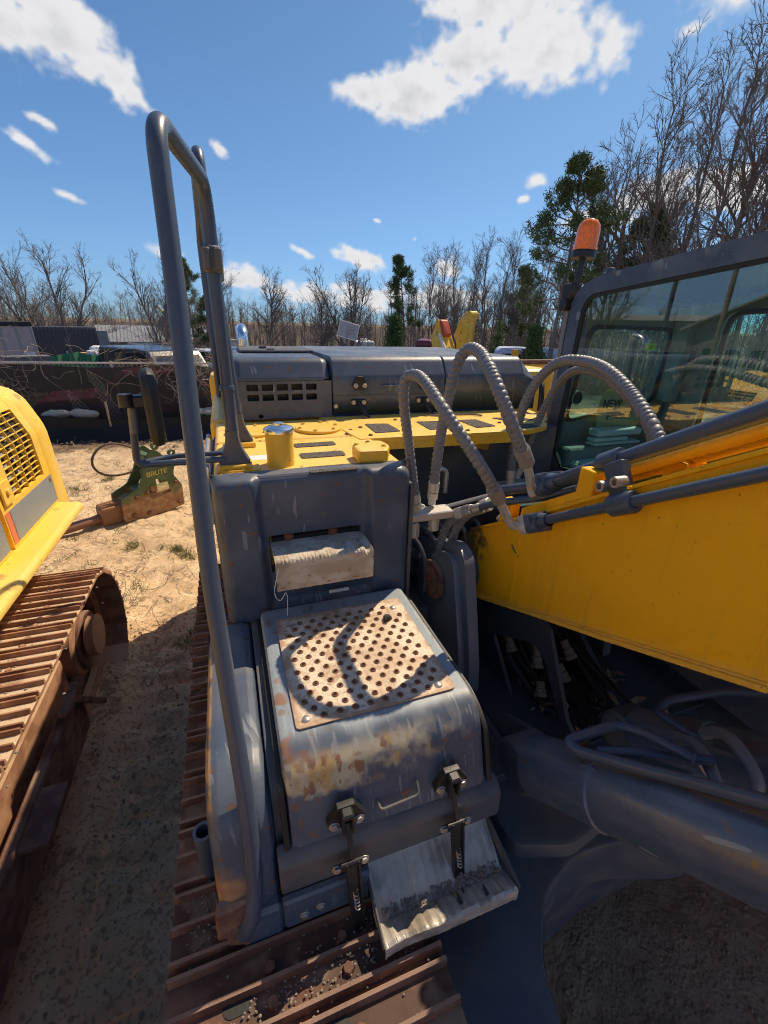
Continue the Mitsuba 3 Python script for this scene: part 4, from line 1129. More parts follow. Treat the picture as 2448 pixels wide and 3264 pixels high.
for k in range(110):
    a = at(trimesh.Trimesh([(-1, 0, 0), (0, -.5, .12), (1, 0, .05), (0, .5, .12)], [(0, 1, 2), (0, 2, 3)], process=False), 0, 0, 0, rng.uniform(0, 6), rng.uniform(-.6, .6), rng.uniform(-.6, .6), rng.uniform(.012, .035))
    lf.append(at(a, rng.uniform(1.0, 1.5), rng.uniform(.72, 1.35), .89 + rng.uniform(0, .05)))
part(EX, 'dead_leaves', cat(lf), leaf_m, False, 'dry brown leaves caught under the boom', 'stuff')
# ---- boom cylinders
def cyl(o, e, R, name_lab):
    o, e = V(*o), V(*e)
    d = (e - o) / np.linalg.norm(e - o)
    L = np.linalg.norm(e - o)
    k = part(EX, 'boom_cylinder', lathe([(0, -.012), (R * .93, -.012), (R, -.004), (R, .215), (R + .005, .219), (R + .005, .229), (R, .233), (R, L), (0, L)], o, d, 44), cyl_m, 40, name_lab)
    part(k, 'eye', cat(disc(R * .95, .12, o - d * .05 - V(.06, 0, 0), (1, 0, 0), 30, .01)), slate_dark)
    x = np.cross(d, (0, 0, 1)); x /= np.linalg.norm(x)
    part(k, 'lug', moved(cbox((-.016, -.012, -.02), (.016, .020, .03), .004), frame(o + d * .195 - np.cross(x, d) * 0 + V(-.02, -.03, .0) + np.cross(d, x) * -R * .98, x, np.cross(d, x), d)), slate)
    return k


c1 = cyl((.752, .668, 1.112), (.888, -.05, 1.60), .086, 'thick slate boom cylinder with white scratches, nearest the step')
part(c1, 'paint_scratch', cat(moved(cbox((-.006, -.0006, -.018), (.004, .0006, .018), .0), frame(V(.775, .505, 1.285) , (1, 0, 0), (0, -.55, .83), (0, .83, .55)))), white_m)
part(c1, 'oil_line', tube(fillet([(.823, .222, 1.557), (.798, .381, 1.431), (.739, .557, 1.315), (.735, .592, 1.313), (.874, .577, 1.337), (.906, .536, 1.35), (.909, .468, 1.38), (.923, .412, 1.395)], .03), .0135, 12), pipe_m)
part(c1, 'grease_line', tube(fillet([(.80, .55, 1.30), (.86, .50, 1.335), (.92, .46, 1.34), (.98, .40, 1.38)], .03), .012, 12), pipe_m)
c2 = cyl((1.20, .70, 1.05), (1.30, -.05, 1.56), .075, 'second boom cylinder behind, half hidden under the boom')
part(c2, 'oil_line', tube(fillet([(1.37, .479, 1.385), (1.281, .576, 1.326), (1.158, .639, 1.266), (1.11, .625, 1.249), (1.115, .519, 1.273), (1.133, .485, 1.288)], .03), .013, 12), pipe_m)
part(c2, 'oil_line', tube(spline([(1.115, .50, 1.30), (1.10, .45, 1.36), (1.077, .405, 1.373), (1.062, .36, 1.36), (1.057, .339, 1.33)], 30), .015, 12), hose_m)
part(c2, 'oil_line', tube(spline([(1.05, .52, 1.28), (1.02, .46, 1.34), (.99, .41, 1.35), (.965, .36, 1.33), (.96, .33, 1.30)], 30), .014, 12), hose_m)
part(c2, 'tag', cbox((.985, .348, 1.30), (1.01, .35, 1.325), .0), white_m)
part(EX, 'cylinder_mount', cat(px(roundpoly([(.95, .84), (.74, .92), (.70, 1.02), (.80, 1.06), (1.0, .95)], .05), .845, .87, .004)), slate_dark)

# ---- cab
WX0, WX1 = 1.75, 1.80
wall_out = roundpoly([(2.105, 1.05), (2.082, 1.50), (2.045, 2.47), (1.92, 2.54), (1.172, 2.615), (.40, 2.655), (.25, 2.60), (.05, 1.55), (.05, 1.05)], [.02, .05, .10, .08, .1, .08, .08, .05, .02], 5)
win = roundpoly([(2.000, 1.645), (1.972, 2.40), (1.93, 2.462), (1.148, 2.537), (.45, 2.575), (.33, 2.50), (.16, 1.60), (1.60, 1.585), (1.915, 1.560)], [.02, .05, .05, .05, .06, .06, .05, .05, .02], 5)
cab = part(EX, 'cab', cat(holed(wall_out, [win], .05, frame((WX0, 0, 0), (0, 1, 0), (0, 0, 1), (1, 0, 0))),
                          pz(roundpoly([(1.75, .25), (2.67, .25), (2.67, 2.085), (1.75, 2.085)], .08), 1.03, 1.08, .01)), slate, 40)
cu = lambda c: roundpoly(np.array(win) * 0 + win, 0)
def inset(poly, d):
    return np.array(Polygon(poly).buffer(-d).exterior.coords)[:-1]
part(cab, 'window_seal', holed(win, [inset(win, .016)], .020, frame((WX0 + .004, 0, 0), (0, 1, 0), (0, 0, 1), (1, 0, 0))), rubber)
roof = [(2.045, 2.44), (1.93, 2.535), (1.172, 2.61), (.40, 2.65), (.27, 2.61), (.30, 2.585), (1.172, 2.575), (1.90, 2.50), (2.0, 2.42)]
part(cab, 'roof', px(roundpoly(roof, .02, 3), 1.752, 2.668, .012), slate, 40)
part(cab, 'headliner', px([(2.03, 2.47), (1.9, 2.50), (1.17, 2.572), (.42, 2.60), (.42, 2.58), (1.17, 2.55), (1.9, 2.47), (2.03, 2.43)], 1.81, 2.61), black)
part(cab, 'right_window', trimesh.Trimesh(*(lambda p: (np.c_[np.full(len(p), WX0 + .013), p], np.asarray(mapbox_earcut.triangulate_float64(np.ascontiguousarray(p), np.array([len(p)], np.uint32)), int).reshape(-1, 3)))(inset(win, .014)), process=False), 'm_glass', False, 'green tinted side window mirroring the yard')
# rear wall with window
cabin_m = mat('m_cabin', (.20, .215, .215), .7)
part(cab, 'rear_wall', cat(holed([(1.752, 1.08), (2.668, 1.08), (2.66, 2.46), (1.756, 2.46)], [roundpoly([(1.86, 1.80), (2.505, 1.90), (2.528, 2.311), (1.93, 2.315)], .05)], .03, frame((0, 2.10, 0), (1, 0, 0), (0, 0, 1), (0, -1, 0)))), cabin_m)
part(cab, 'rear_window', trimesh.Trimesh([(1.85, 2.085, 1.78), (2.54, 2.085, 1.78), (2.54, 2.085, 2.33), (1.85, 2.085, 2.33)], [(0, 1, 2), (0, 2, 3)], process=False), 'm_glass_clear', False)
part(cab, 'rear_seal', holed(roundpoly([(1.85, 1.79), (2.515, 1.89), (2.538, 2.322), (1.92, 2.326)], .05), [roundpoly([(1.87, 1.81), (2.50, 1.91), (2.52, 2.302), (1.94, 2.306)], .05)], .012, frame((0, 2.068, 0), (1, 0, 0), (0, 0, 1), (0, -1, 0))), rubber)
# left wall: pillar, doors with windows
part(cab, 'left_wall', holed(wall_out, [roundpoly([(1.875, 2.0), (1.835, 2.40), (1.30, 2.47), (1.22, 2.40), (1.20, 1.75), (1.86, 1.75)], .05), roundpoly([(1.10, 1.75), (1.13, 2.44), (1.08, 2.48), (.45, 2.53), (.38, 2.48), (.22, 1.75)], .05), roundpoly([(1.10, 1.20), (1.10, 1.65), (.25, 1.65), (.2, 1.2)], .05)], .045, frame((2.625, 0, 0), (0, 1, 0), (0, 0, 1), (1, 0, 0))), cabin_m)
part(cab, 'door_window', trimesh.Trimesh([(2.64, .2, 1.2), (2.64, 1.9, 1.7), (2.64, 1.9, 2.42), (2.64, .4, 2.55)], [(0, 1, 2), (0, 2, 3)], process=False), 'm_glass_clear', False)
part(cab, 'window_guard', cat(*[tube(fillet([(2.605, y0, 1.72), (2.605, y0, 2.40), (2.605, y1, 2.40 + .02), (2.605, y1, 1.72)], .08), .014, 10) for y0, y1 in ((1.80, 1.30), (1.20, .60))]), black)
part(cab, 'speaker', cat(disc(.033, .01, (1.914, 2.066, 1.936), (0, -1, 0), 26, .003)), black)
part(cab, 'speaker_ring', lathe([(.033, 0), (.040, 0), (.040, .012), (.033, .012)], (1.914, 2.064, 1.936), (0, -1, 0), 26), worn_steel)
part(cab, 'speaker', disc(.034, .01, (2.615, 1.96, 2.17), (-1, 0, 0), 26, .003), black)
part(cab, 'speaker_ring', lathe([(.034, 0), (.041, 0), (.041, .012), (.034, .012)], (2.617, 1.96, 2.17), (-1, 0, 0), 26), worn_steel)
part(cab, 'corner_trim', cat(cbox((2.53, 1.97, 1.9), (2.612, 2.065, 2.45), .01), cbox((2.616, 1.84, 1.75), (2.622, 2.05, 2.45), .002)), grey_m)
stk = part(cab, 'lime_sticker', cbox((2.372, 2.079, 2.194), (2.452, 2.0805, 2.234), .0), lime_m, label='lime green inspection sticker on the rear window')
part(cab, 'sticker_mark', cat(*[at(meshkit.text_mesh(t, .016, .0006, True), x, 2.0788, 2.207, 0, PI / 2, 0) for t, x in (('6', 2.405), ('*', 2.43))]), ink_m)
sheet = np.array([(2.06, 1.76), (2.40, 1.76), (2.385, 1.86), (2.30, 1.925), (2.22, 1.99), (2.075, 1.98), (2.045, 1.87)])
part(cab, 'cardboard_note', py(roundpoly(sheet, .03), 2.018, 2.022), tan_m, 30, 'tan sheet with hand lettering standing inside the rear of the cab')
part(cab, 'note_lettering', cat(at(meshkit.text_mesh('NEW', .045, .001, True), 2.075, 2.0165, 1.878, 0, PI / 2, 0), at(meshkit.text_mesh('FRONT', .040, .001, True), 2.125, 2.0165, 1.808, 0, PI / 2, 0)), ink_m)
part(cab, 'console', cat(cbox((2.0, 1.93, 1.728), (2.335, 2.01, 1.766), .006), cbox((1.99, 1.94, 1.695), (2.25, 2.0, 1.716), .004), cbox((1.985, 1.93, 1.675), (2.34, 2.0, 1.688), .003)), plastic_white)
part(cab, 'side_tray', cat(cbox((1.84, 1.70, 1.55), (2.05, 1.98, 1.60), .015), beam([(1.83, 1.96, 1.65), (1.89, 1.94, 1.53)], .04, .015)), plastic_white)
part(cab, 'seat', cat(rbox((2.0, .55, 1.42), (2.45, 1.02, 1.56), .05), rbox((2.02, .96, 1.50), (2.43, 1.10, 2.02), .05), cbox((2.05, .6, 1.08), (2.4, 1.0, 1.42), .02)), black)
part(cab, 'control_box', cat(cbox((1.83, .75, 1.1), (1.97, 1.45, 1.60), .03), tube([(1.90, .84, 1.6), (1.90, .80, 1.78)], .014, 10), rbox((1.875, .77, 1.76), (1.925, .82, 1.86), .02)), slate_dark)
part(cab, 'rear_shelf', cbox((1.81, 1.93, 1.56), (2.61, 2.06, 1.67), .01), cabin_m)
part(cab, 'roof_stub', disc(.022, .06, (1.935, 2.02, 2.535), (0, 0, 1), 16, .003), slate)
# beacon on its bracket
bc = part(EX, 'beacon', cat(lathe([(0, 0), (.059, 0), (.059, .028), (.054, .034), (0, .034)], (1.782, 2.06, 2.632), (.05, 0, 1), 30), tube([(1.772, 2.06, 2.50), (1.780, 2.06, 2.64)], .016, 12), cbox((1.735, 2.05, 2.44), (1.80, 2.12, 2.52), .006), cbox((1.72, 2.06, 2.39), (1.765, 2.11, 2.45), .006)), black, 40, 'beacon base and bracket on the cab corner')
part(bc, 'lens', lathe([(.058, .034), (.058, .046), (.0545, .050), (.0540, .122), (.048, .146), (.033, .164), (.013, .171), (0, .172)], (1.782, 2.06, 2.632), (.05, 0, 1), 34), orange_lens, 50, 'orange beacon lens')

# ================================================================== SECOND EXCAVATOR ON THE LEFT
E2 = thing('excavator', 'older yellow excavator at the left edge with louvred side door and bare rusty track', 'excavator')
t2 = build_track(E2, -1.145, .52, -.55, 2.68, .435, .435, rust_sandy, .165, rust)
build_track(E2, -3.35, .52, -.55, 2.68, .435, .435, rust_sandy, .165, rust)
st = []
for k in range(1600):
    r = rng.uniform(.003, .009)
    s = at(ico, 0, 0, 0, rng.uniform(0, 6), rng.uniform(0, 6)); s.vertices *= V(r, r * .8, r * .6)
    st.append(at(s, -1.145 + rng.normal() * .10, rng.uniform(.9, 2.75), .838 + rng.uniform(0, .012)))
part(t2, 'gravel', cat(st), gravel_m, False, kind='stuff')
part(t2, 'final_drive', cat(disc(.125, .05, (-.92, 2.62, .50), (-1, 0, 0), 36, .006), disc(.20, .08, (-1.02, 2.64, .45), (-1, 0, 0), 40, .01)), mat('m_hub', (.34, .19, .12), .7))
part(t2, 'track_step', cat(cbox((-.90, 1.85, .60), (-.86, 2.05, .64), .006), cbox((-.90, 1.30, .52), (-.80, 1.55, .55), .006), beam([(-.88, 1.95, .62), (-.86, 2.25, .30)], .03, .03), cbox((-.93, .2, .30), (-.89, 2.1, .58), .01)), rust)


def skin(z):   # x of the right hand side skin at height z
    return float(np.interp(z, [1.0, 1.286, 1.606, 1.812, 1.90], [-1.205, -1.205, -1.216, -1.294, -1.40]))


def e2panel(y0, y1, z0, z1, th=.03, off=0.0):
    zs = sorted({z0, z1, *[z for z in (1.286, 1.56, 1.606, 1.65, 1.812) if z0 < z < z1]})
    o = [(skin(z) + off, z) for z in zs]
    return py(o + [(x - th, z) for x, z in o[::-1]], y0, y1, .004)


bodyprof = [(-1.245, 1.05), (-1.245, 1.55), (-1.26, 1.62), (-1.335, 1.80), (-1.42, 1.87), (-1.62, 1.895), (-3.5, 1.895), (-3.5, 1.05)]
part(E2, 'body', cat(py(bodyprof, 1.05, 3.40), py(roundpoly(bodyprof, .02), -.9, .95, .01)), yellow_old)
part(E2, 'sill', py(roundpoly([(-1.215, 1.115), (-1.085, 1.105), (-1.062, 1.085), (-1.062, 1.055), (-1.10, 1.045), (-1.3, 1.045), (-1.3, 1.115)], .012), -.9, 3.40, .006), yellow_old, label='yellow sill ledge chipped along its lip')
cwp = roundpoly([(-1.210, .98), (-1.212, 1.286), (-1.222, 1.606), (-1.30, 1.812), (-1.40, 1.885), (-1.62, 1.90), (-2.6, 1.90), (-2.6, .98)], [.02, .05, .06, .05, .05, .05, .05, .02], 5)
part(E2, 'counterweight', py(cwp, 3.424, 3.66, .055), yellow_old)
part(E2, 'tail', pz(roundpoly([(-1.30, 3.6), (-1.5, 3.85), (-2.3, 4.0), (-3.1, 3.85), (-3.4, 3.6)], .1), .95, 1.86, .05), yellow_old)
door = part(E2, 'side_door', cat(e2panel(2.665, 3.405, 1.118, 1.345), e2panel(3.312, 3.405, 1.345, 1.86), e2panel(2.665, 2.852, 1.345, 1.86), e2panel(2.852, 3.312, 1.775, 1.86)), yellow_old, label='louvred yellow engine side door')
for k in range(3):
    y = 2.955 + .115 * k
    part(door, 'louvre_post', e2panel(y - .004, y + .004, 1.345, 1.775, .055, -.004), yellow_old)
for k in range(12):
    z = 1.375 + k * .0345
    part(door, 'louvre_bar', beam([(skin(z) - .012, 2.85, z), (skin(z) - .012, 3.314, z)], .010, .004), yellow_old)
part(door, 'louvre_backing', cat(*[e2panel(2.86, 3.31, 1.35, 1.77, .006, -.030)]), rubber)
for k in range(18):
    a, b = k % 6, k // 6
    part(door, 'radiator_block', e2panel(2.90 + b * .14, 2.945 + b * .14, 1.37 + a * .066, 1.395 + a * .066, .012, -.020), grey_m)
part(door, 'grey_stripe', e2panel(2.735, 3.400, 1.135, 1.318, .004, .0022), stripe_grey, label='faded grey-blue decal band')
part(door, 'red_stripe', e2panel(2.675, 2.732, 1.135, 1.318, .004, .0022), stripe_red, label='faded red stripe')
part(door, 'latch_hole', disc(.018, .004, (skin(1.295) + .001, 3.365, 1.29), (1, 0, 0), 14), rust)
part(door, 'door_handle', cat(e2panel(2.70, 2.81, 1.355, 1.48, .012, .016), disc(.018, .012, (skin(1.42) + .016, 2.755, 1.42), (1, 0, 0), 16)), yellow_old)
door2 = part(E2, 'side_door', e2panel(1.60, 2.625, 1.118, 1.86), yellow_old)
part(door2, 'grey_stripe', e2panel(1.61, 2.615, 1.135, 1.318, .004, .0022), stripe_grey)
part(E2, 'roof_plate', cat(cbox((-1.75, 2.95, 1.895), (-1.42, 3.3, 1.925), .01), cbox((-2.6, 1.2, 1.89), (-1.7, 2.9, 1.93), .02)), yellow_old)
part(E2, 'cab', cat(cbox((-3.45, -.9, 1.1), (-2.55, .75, 1.6), .03), cbox((-3.45, -.9, 2.75), (-2.55, .75, 2.85), .04), *[cbox((x, y, 1.6), (x + .07, y + .07, 2.76), .01) for x in (-3.45, -2.62) for y in (-.9, .68)]), yellow_old)
part(E2, 'cab_window', cbox((-3.40, -.85, 1.6), (-2.60, .70, 2.75), .01), carglass_m)
part(E2, 'boom', px(roundpoly([(.3, 1.3), (-.2, 2.0), (-2.6, 3.9), (-4.4, 3.6), (-4.4, 3.35), (-2.6, 3.4), (-.6, 1.8), (-.1, 1.2)], .1), -2.45, -2.0, .01), yellow_old)
part(E2, 'undercarriage', cbox((-3.0, .2, .35), (-1.5, 2.0, .95), .05), rust)

# ================================================================== BREAKER LYING ON THE SAND
BR = thing('hydraulic_breaker', 'green and rusty hydraulic breaker attachment lying on the sand with its chisel pointing left', 'breaker')
# local frame: a along the tool towards the chisel tip, s sideways, z up
bo = V(-1.00, 5.97, 0.0)
ba = V(-.815, -.50, -.04); ba /= np.linalg.norm(ba)
bs = V(-ba[1], ba[0], 0) * -1; bs = bs / np.linalg.norm(bs)
bs = V(.52, -.85, 0)          # the side plate we see faces this way
bs /= np.linalg.norm(bs)
bu = np.cross(bs, ba) * -1
BF = frame(bo, ba, V(0, 0, 1), bs)
side = [(-.24, .02), (.30, .0), (.47, -.01), (.52, .06), (.50, .33), (.30, .40), (.18, .58), (.10, .80), (.02, .84), (-.09, .72), (-.17, .70), (-.20, .60), (-.16, .46), (-.25, .30)]
hole = [(-.10, .25), (.16, .22), (.18, .36), (.10, .47), (-.08, .42)]
for o_ in (.13, -.16):
    part(BR, 'side_plate', holed(roundpoly(side, .03, 3), [roundpoly(hole, .03, 3)], .03, frame(bo + bs * o_, ba, (0, 0, 1), bs)), rustgreen, 30)
part(BR, 'housing', cat(moved(cbox((-.20, .04, -.13), (.46, .30, .13), .02), BF), moved(cbox((.05, .30, -.13), (.14, .78, .13), .01), BF), moved(cbox((.14, .30, -.13), (.30, .38, .13), .02), BF)), rustgreen)
part(BR, 'nose', cat(moved(cbox((.44, .03, -.10), (.72, .25, .10), .015), BF), *[moved(cbox((.45, .25, -.08 + .055 * k), (.71, .275, -.05 + .055 * k), .004), BF) for k in range(3)]), mat('m_rustnose', (.30, .15, .075), .7))
part(BR, 'chisel', moved(lathe([(0, 0), (.055, 0), (.055, .42), (.045, .50), (.030, .545), (0, .55)], (0, 0, 0), (1, 0, 0), 20), frame(bo + ba * .70 + V(0, 0, .12), ba, V(0, 0, 1), bs)), mat('m_chisel', (.25, .125, .08), .6), 40)
part(BR, 'lettering', moved(meshkit.text_mesh('BRUTE', .058, .003, True), frame(bo + bs * .162 + V(0, 0, .515) + ba * .17, -ba, (0, 0, 1), bs)), mat('m_letter', (.62, .50, .12), .6))
for a_, z_ in ((.40, .09), (.22, .06), (-.18, .08), (.33, .30), (.20, .32), (-.17, .36), (-.2, .62)):
    part(BR, 'bolt', hexbolt(bo + bs * .16 + ba * a_ + V(0, 0, z_), bs, .024, .028), bolt_rust)
part(BR, 'lug', cat(*[moved(lathe([(.022, -.02), (.045, -.02), (.045, .02), (.022, .02), (.022, -.02)], bo + ba * a_ + bs * .145 + V(0, 0, z_), bs, 18), np.eye(4)) for a_, z_ in ((-.19, .74), (.0, .87))]), rustgreen)
part(BR, 'hose', tube(spline([bo + ba * .13 + V(0, 0, .62), bo + ba * .25 + bs * .05 + V(0, 0, .60), bo + ba * .55 + V(0, 0, .62), bo + ba * .66 + V(0, 0, .80), bo + ba * .5 + V(0, 0, .97), bo + ba * .25 + V(0, 0, .90), bo + ba * .12 + V(0, 0, .80)], 50), .013, 8), mat('m_oldhose', (.10, .065, .05), .7))

# ================================================================== FENCE LINE
FA, FB = V(-10.2, 11.75), V(2.6, 10.1)
fdir = (FB - FA) / np.linalg.norm(FB - FA)
flen = np.linalg.norm(FB - FA)
fpt = lambda s, z, off=0.0: V(*(FA + fdir * s + V(-fdir[1], fdir[0]) * off), z)
FE = thing('chain_link_fence', 'chain-link fence hung with dark brown privacy screen behind the sandy yard', 'fence')
n_, m_ = 120, 14
ss, zz = np.meshgrid(np.linspace(0, flen, n_), np.linspace(.25, 1.40, m_), indexing='ij')
off = .03 * np.sin(ss * 3.1) * (1.4 - zz) + .02 * np.sin(ss * 9 + zz * 4)
top_sag = (zz > 1.3) * .03 * np.sin(ss * 2.2)
Pt = np.stack([FA[0] + fdir[0] * ss + fdir[1] * off, FA[1] + fdir[1] * ss - fdir[0] * off - .03, zz + top_sag], -1).reshape(-1, 3)
i, j = np.meshgrid(np.arange(n_ - 1), np.arange(m_ - 1), indexing='ij'); q = i * m_ + j
part(FE, 'privacy_screen', trimesh.Trimesh(Pt, np.vstack([np.stack([q, q + m_, q + m_ + 1], -1).reshape(-1, 3), np.stack([q, q + m_ + 1, q + 1], -1).reshape(-1, 3)]), process=False), 'm_screen', True)
part(FE, 'top_rail', tube([fpt(0, 1.46), fpt(flen, 1.46)], .019, 8), zinc)
for s_ in np.arange(.7, flen, 2.45):
    lean = rng.uniform(-.05, .08)
    part(FE, 'post', tube([fpt(s_ + lean, -.1, .04), fpt(s_, 1.50, .04)], .024, 10), worn_steel)
wires = []
for s_ in np.arange(-1.2, flen, .085):
    for sg in (1, -1):
        a = fpt(max(0, min(flen, s_ if sg > 0 else s_ + 1.15)), .03, -.01); b = fpt(max(0, min(flen, s_ + 1.15 if sg > 0 else s_)), 1.50, -.01)
        wires.append(tube([a, b], .0022, 3, False))
part(FE, 'wire_mesh', cat(wires), zinc, False, kind='stuff')
# black silt fence with wooden stakes
SF = thing('silt_fence', 'low sagging black plastic silt fence on wooden stakes in front of the privacy screen', 'silt fence')
n_, m_ = 260, 12
ss, tt = np.meshgrid(np.linspace(2.0, flen - .5, n_), np.linspace(0, 1, m_), indexing='ij')
hh = .44 + .12 * meshkit.noise(np.stack([ss * .9, ss * 0, ss * 0], -1), 3)
off = -.62 + .10 * (meshkit.fbm(np.stack([ss * 2.2, tt * 2, ss * 0], -1), 4, 3) - .5) - .28 * (1 - tt) ** 2
Pt = np.stack([FA[0] + fdir[0] * ss - fdir[1] * off, FA[1] + fdir[1] * ss + fdir[0] * off, -.02 + hh * tt + .05 * (meshkit.fbm(np.stack([ss * 4, tt * 3, ss * 0 + 5], -1), 3, 6) - .5)], -1).reshape(-1, 3)
i, j = np.meshgrid(np.arange(n_ - 1), np.arange(m_ - 1), indexing='ij'); q = i * m_ + j
part(SF, 'plastic_sheet', trimesh.Trimesh(Pt, np.vstack([np.stack([q, q + m_, q + m_ + 1], -1).reshape(-1, 3), np.stack([q, q + m_ + 1, q + 1], -1).reshape(-1, 3)]), process=False), silt_m, True)
for s_ in np.arange(6.6, flen - .5, 1.45):
    part(SF, 'stake', beam([fpt(s_, -.1, -.66), fpt(s_ + rng.uniform(-.06, .02), .78, -.62)], .035, .022), straw_m)
# white sand bags / stones in the gap
for k, (s_, o_) in enumerate([(7.0, -.25), (7.5, -.22), (9.6, -.3), (10.0, -.28), (10.5, -.25), (10.9, -.3)]):
    m = trimesh.creation.icosphere(subdivisions=3, radius=1); m.vertices *= V(.28, .14, .09)
    solo('sandbag', at(jitter(m, .05, 6, k), *fpt(s_, .50, o_ - .12), math.atan2(fdir[1], fdir[0])), mat('m_bag%d' % k, (.36, .33, .27), .9) if k == 0 else 'm_bag0', 'pale sandbag behind the black silt fence, %s from the left' % ['first', 'second', 'third', 'fourth', 'fifth', 'sixth'][k], 'sandbag', 60, 'sandbags behind the silt fence')


# ================================================================== PLANTS
def walk(P0, D, L, R, tip, k, wob, up, r):
    """n branches as k-segment random walks; returns points (n,k+1,3), radii (n,k+1)."""
    n = len(P0)
    pts, d = [P0], D
    for i in range(k):
        d = d + r.normal(size=(n, 3)) * wob + V(0, 0, up)
        d = d / np.linalg.norm(d, axis=1, keepdims=True)
        pts.append(pts[-1] + d * (L / k)[:, None])
    t = np.linspace(0, 1, k + 1)[None]
    return np.stack(pts, 1), R[:, None] * (1 - t) + (R * tip)[:, None] * t


def tubes(P, R, s):
    n, k1 = P.shape[:2]
    T = np.gradient(P, axis=1)
    T /= np.linalg.norm(T, axis=2, keepdims=True) + 1e-9
    ref = np.where(np.abs(T[:, :1, 2:]) < .8, V(0, 0, 1), V(1, 0, 0))
    A = np.cross(T, ref); A /= np.linalg.norm(A, axis=2, keepdims=True) + 1e-9
    B = np.cross(T, A)
    g = np.arange(s) * 2 * PI / s
    Vs = P[:, :, None] + R[:, :, None, None] * (np.cos(g)[None, None, :, None] * A[:, :, None] + np.sin(g)[None, None, :, None] * B[:, :, None])
    b, i, j = np.meshgrid(np.arange(n), np.arange(k1 - 1), np.arange(s), indexing='ij')
    o = b * k1 * s
    a, c, d, e = o + i * s + j, o + i * s + (j + 1) % s, o + (i + 1) * s + (j + 1) % s, o + (i + 1) * s + j
    return trimesh.Trimesh(Vs.reshape(-1, 3), np.vstack([np.stack([a, c, d], -1).reshape(-1, 3), np.stack([a, d, e], -1).reshape(-1, 3)]), process=False)


def children(P, R, m, t0, t1, ang, lf, L, r, up=0.0):
    n, k1 = P.shape[:2]
    t = r.uniform(t0, t1, (n, m)) * (k1 - 1)
    i = np.minimum(t.astype(int), k1 - 2); f = (t - i)[..., None]
    b = np.arange(n)[:, None]
    p = P[b, i] * (1 - f) + P[b, i + 1] * f
    tg = P[b, i + 1] - P[b, i]; tg /= np.linalg.norm(tg, axis=2, keepdims=True) + 1e-9
    rd = r.normal(size=p.shape); rd -= tg * (rd * tg).sum(2, keepdims=True); rd /= np.linalg.norm(rd, axis=2, keepdims=True) + 1e-9
    a = np.radians(r.uniform(ang[0], ang[1], (n, m)))[..., None]
    d = tg * np.cos(a) + rd * np.sin(a) + V(0, 0, up)
    d /= np.linalg.norm(d, axis=2, keepdims=True)
    rr = (R[b, i] * (1 - f[..., 0]) + R[b, i + 1] * f[..., 0])
    ll = L[:, None] * lf * r.uniform(.6, 1.15, (n, m)) * (1.15 - .6 * t / (k1 - 1))
    return p.reshape(-1, 3), d.reshape(-1, 3), ll.reshape(-1), rr.reshape(-1)


def bare_tree(seed, H, kind):
    """kind: 'vase' spreading from low down, 'tall' narrow forest tree, 'oak' wide."""
    r = np.random.default_rng(seed)
    base = V(0, 0, -.2)[None]
    if kind == 'vase':
        P, R = walk(np.repeat(base, 4, 0) + r.normal(size=(4, 3)) * V(.12, .12, 0), V(0, 0, 1) + np.stack([r.uniform(-.38, .38, 4), r.uniform(-.38, .38, 4), np.zeros(4)], 1), np.full(4, H * .80), np.full(4, H * .0115), .3, 10, .075, .05, r)
        m1, a1, l1, up1 = 16, (18, 46), .50, .14
    elif kind == 'oak':
        P, R = walk(base, V(r.uniform(-.1, .1), 0, 1)[None], np.array([H * .70]), np.array([H * .0145]), .4, 9, .06, .06, r)
        m1, a1, l1, up1 = 26, (26, 60), .60, .14
    else:
        P, R = walk(base, V(r.uniform(-.06, .06), r.uniform(-.06, .06), 1)[None], np.array([H * .93]), np.array([H * .0095]), .22, 12, .05, .04, r)
        m1, a1, l1, up1 = 26, (20, 50), .46, .20
    trunk = [tubes(P, R, 8)]
    L0 = np.full(len(P), H * .62)
    p, d, l, rr = children(P, R, m1, .28 if kind != 'tall' else .35, 1.0, a1, l1, L0, r, up1)
    P1, R1 = walk(p, d, l, rr * .58, .25, 7, .11, .05, r)
    trunk.append(tubes(P1, R1, 5))
    p, d, l, rr = children(P1, R1, 8 if kind != 'oak' else 9, .12, 1.0, (20, 52), .55, l, r, .10)
    P2, R2 = walk(p, d, l, np.maximum(rr * .55, .011), .35, 5, .13, .05, r)
    crown = [tubes(P2, R2, 4)]
    p, d, l, rr = children(P2, R2, 4 if kind != 'tall' else 5, .15, 1.0, (20, 55), .55, l, r, .05)
    P3, R3 = walk(p, d, l, np.maximum(rr * .5, .0078), .5, 3, .15, .05, r)
    crown.append(tubes(P3, R3, 3))
    if kind != 'tall':
        p, d, l, rr = children(P3, R3, 1, .3, 1.0, (20, 50), .8, l, r, .05)
        P4, R4 = walk(p, d, l, np.full(len(p), .0066), .6, 2, .12, .03, r)
        crown.append(tubes(P4, R4, 3))
    return cat(*trunk), cat(*crown)


def needles(pts, n, size, r):
    """tufts of thin needle blades round the given points."""
    c = np.repeat(pts, n, 0)
    d = r.normal(size=c.shape) + V(0, 0, .25)
    d /= np.linalg.norm(d, axis=1, keepdims=True)
    s = np.cross(d, r.normal(size=c.shape)); s /= np.linalg.norm(s, axis=1, keepdims=True) + 1e-9
    L = size * r.uniform(.6, 1.2, (len(c), 1)); w = size * .13
    c = c + r.normal(size=c.shape) * size * .55
    v = np.stack([c - s * w, c + s * w, c + d * L], 1).reshape(-1, 3)
    return trimesh.Trimesh(v, np.arange(len(v)).reshape(-1, 3), process=False)


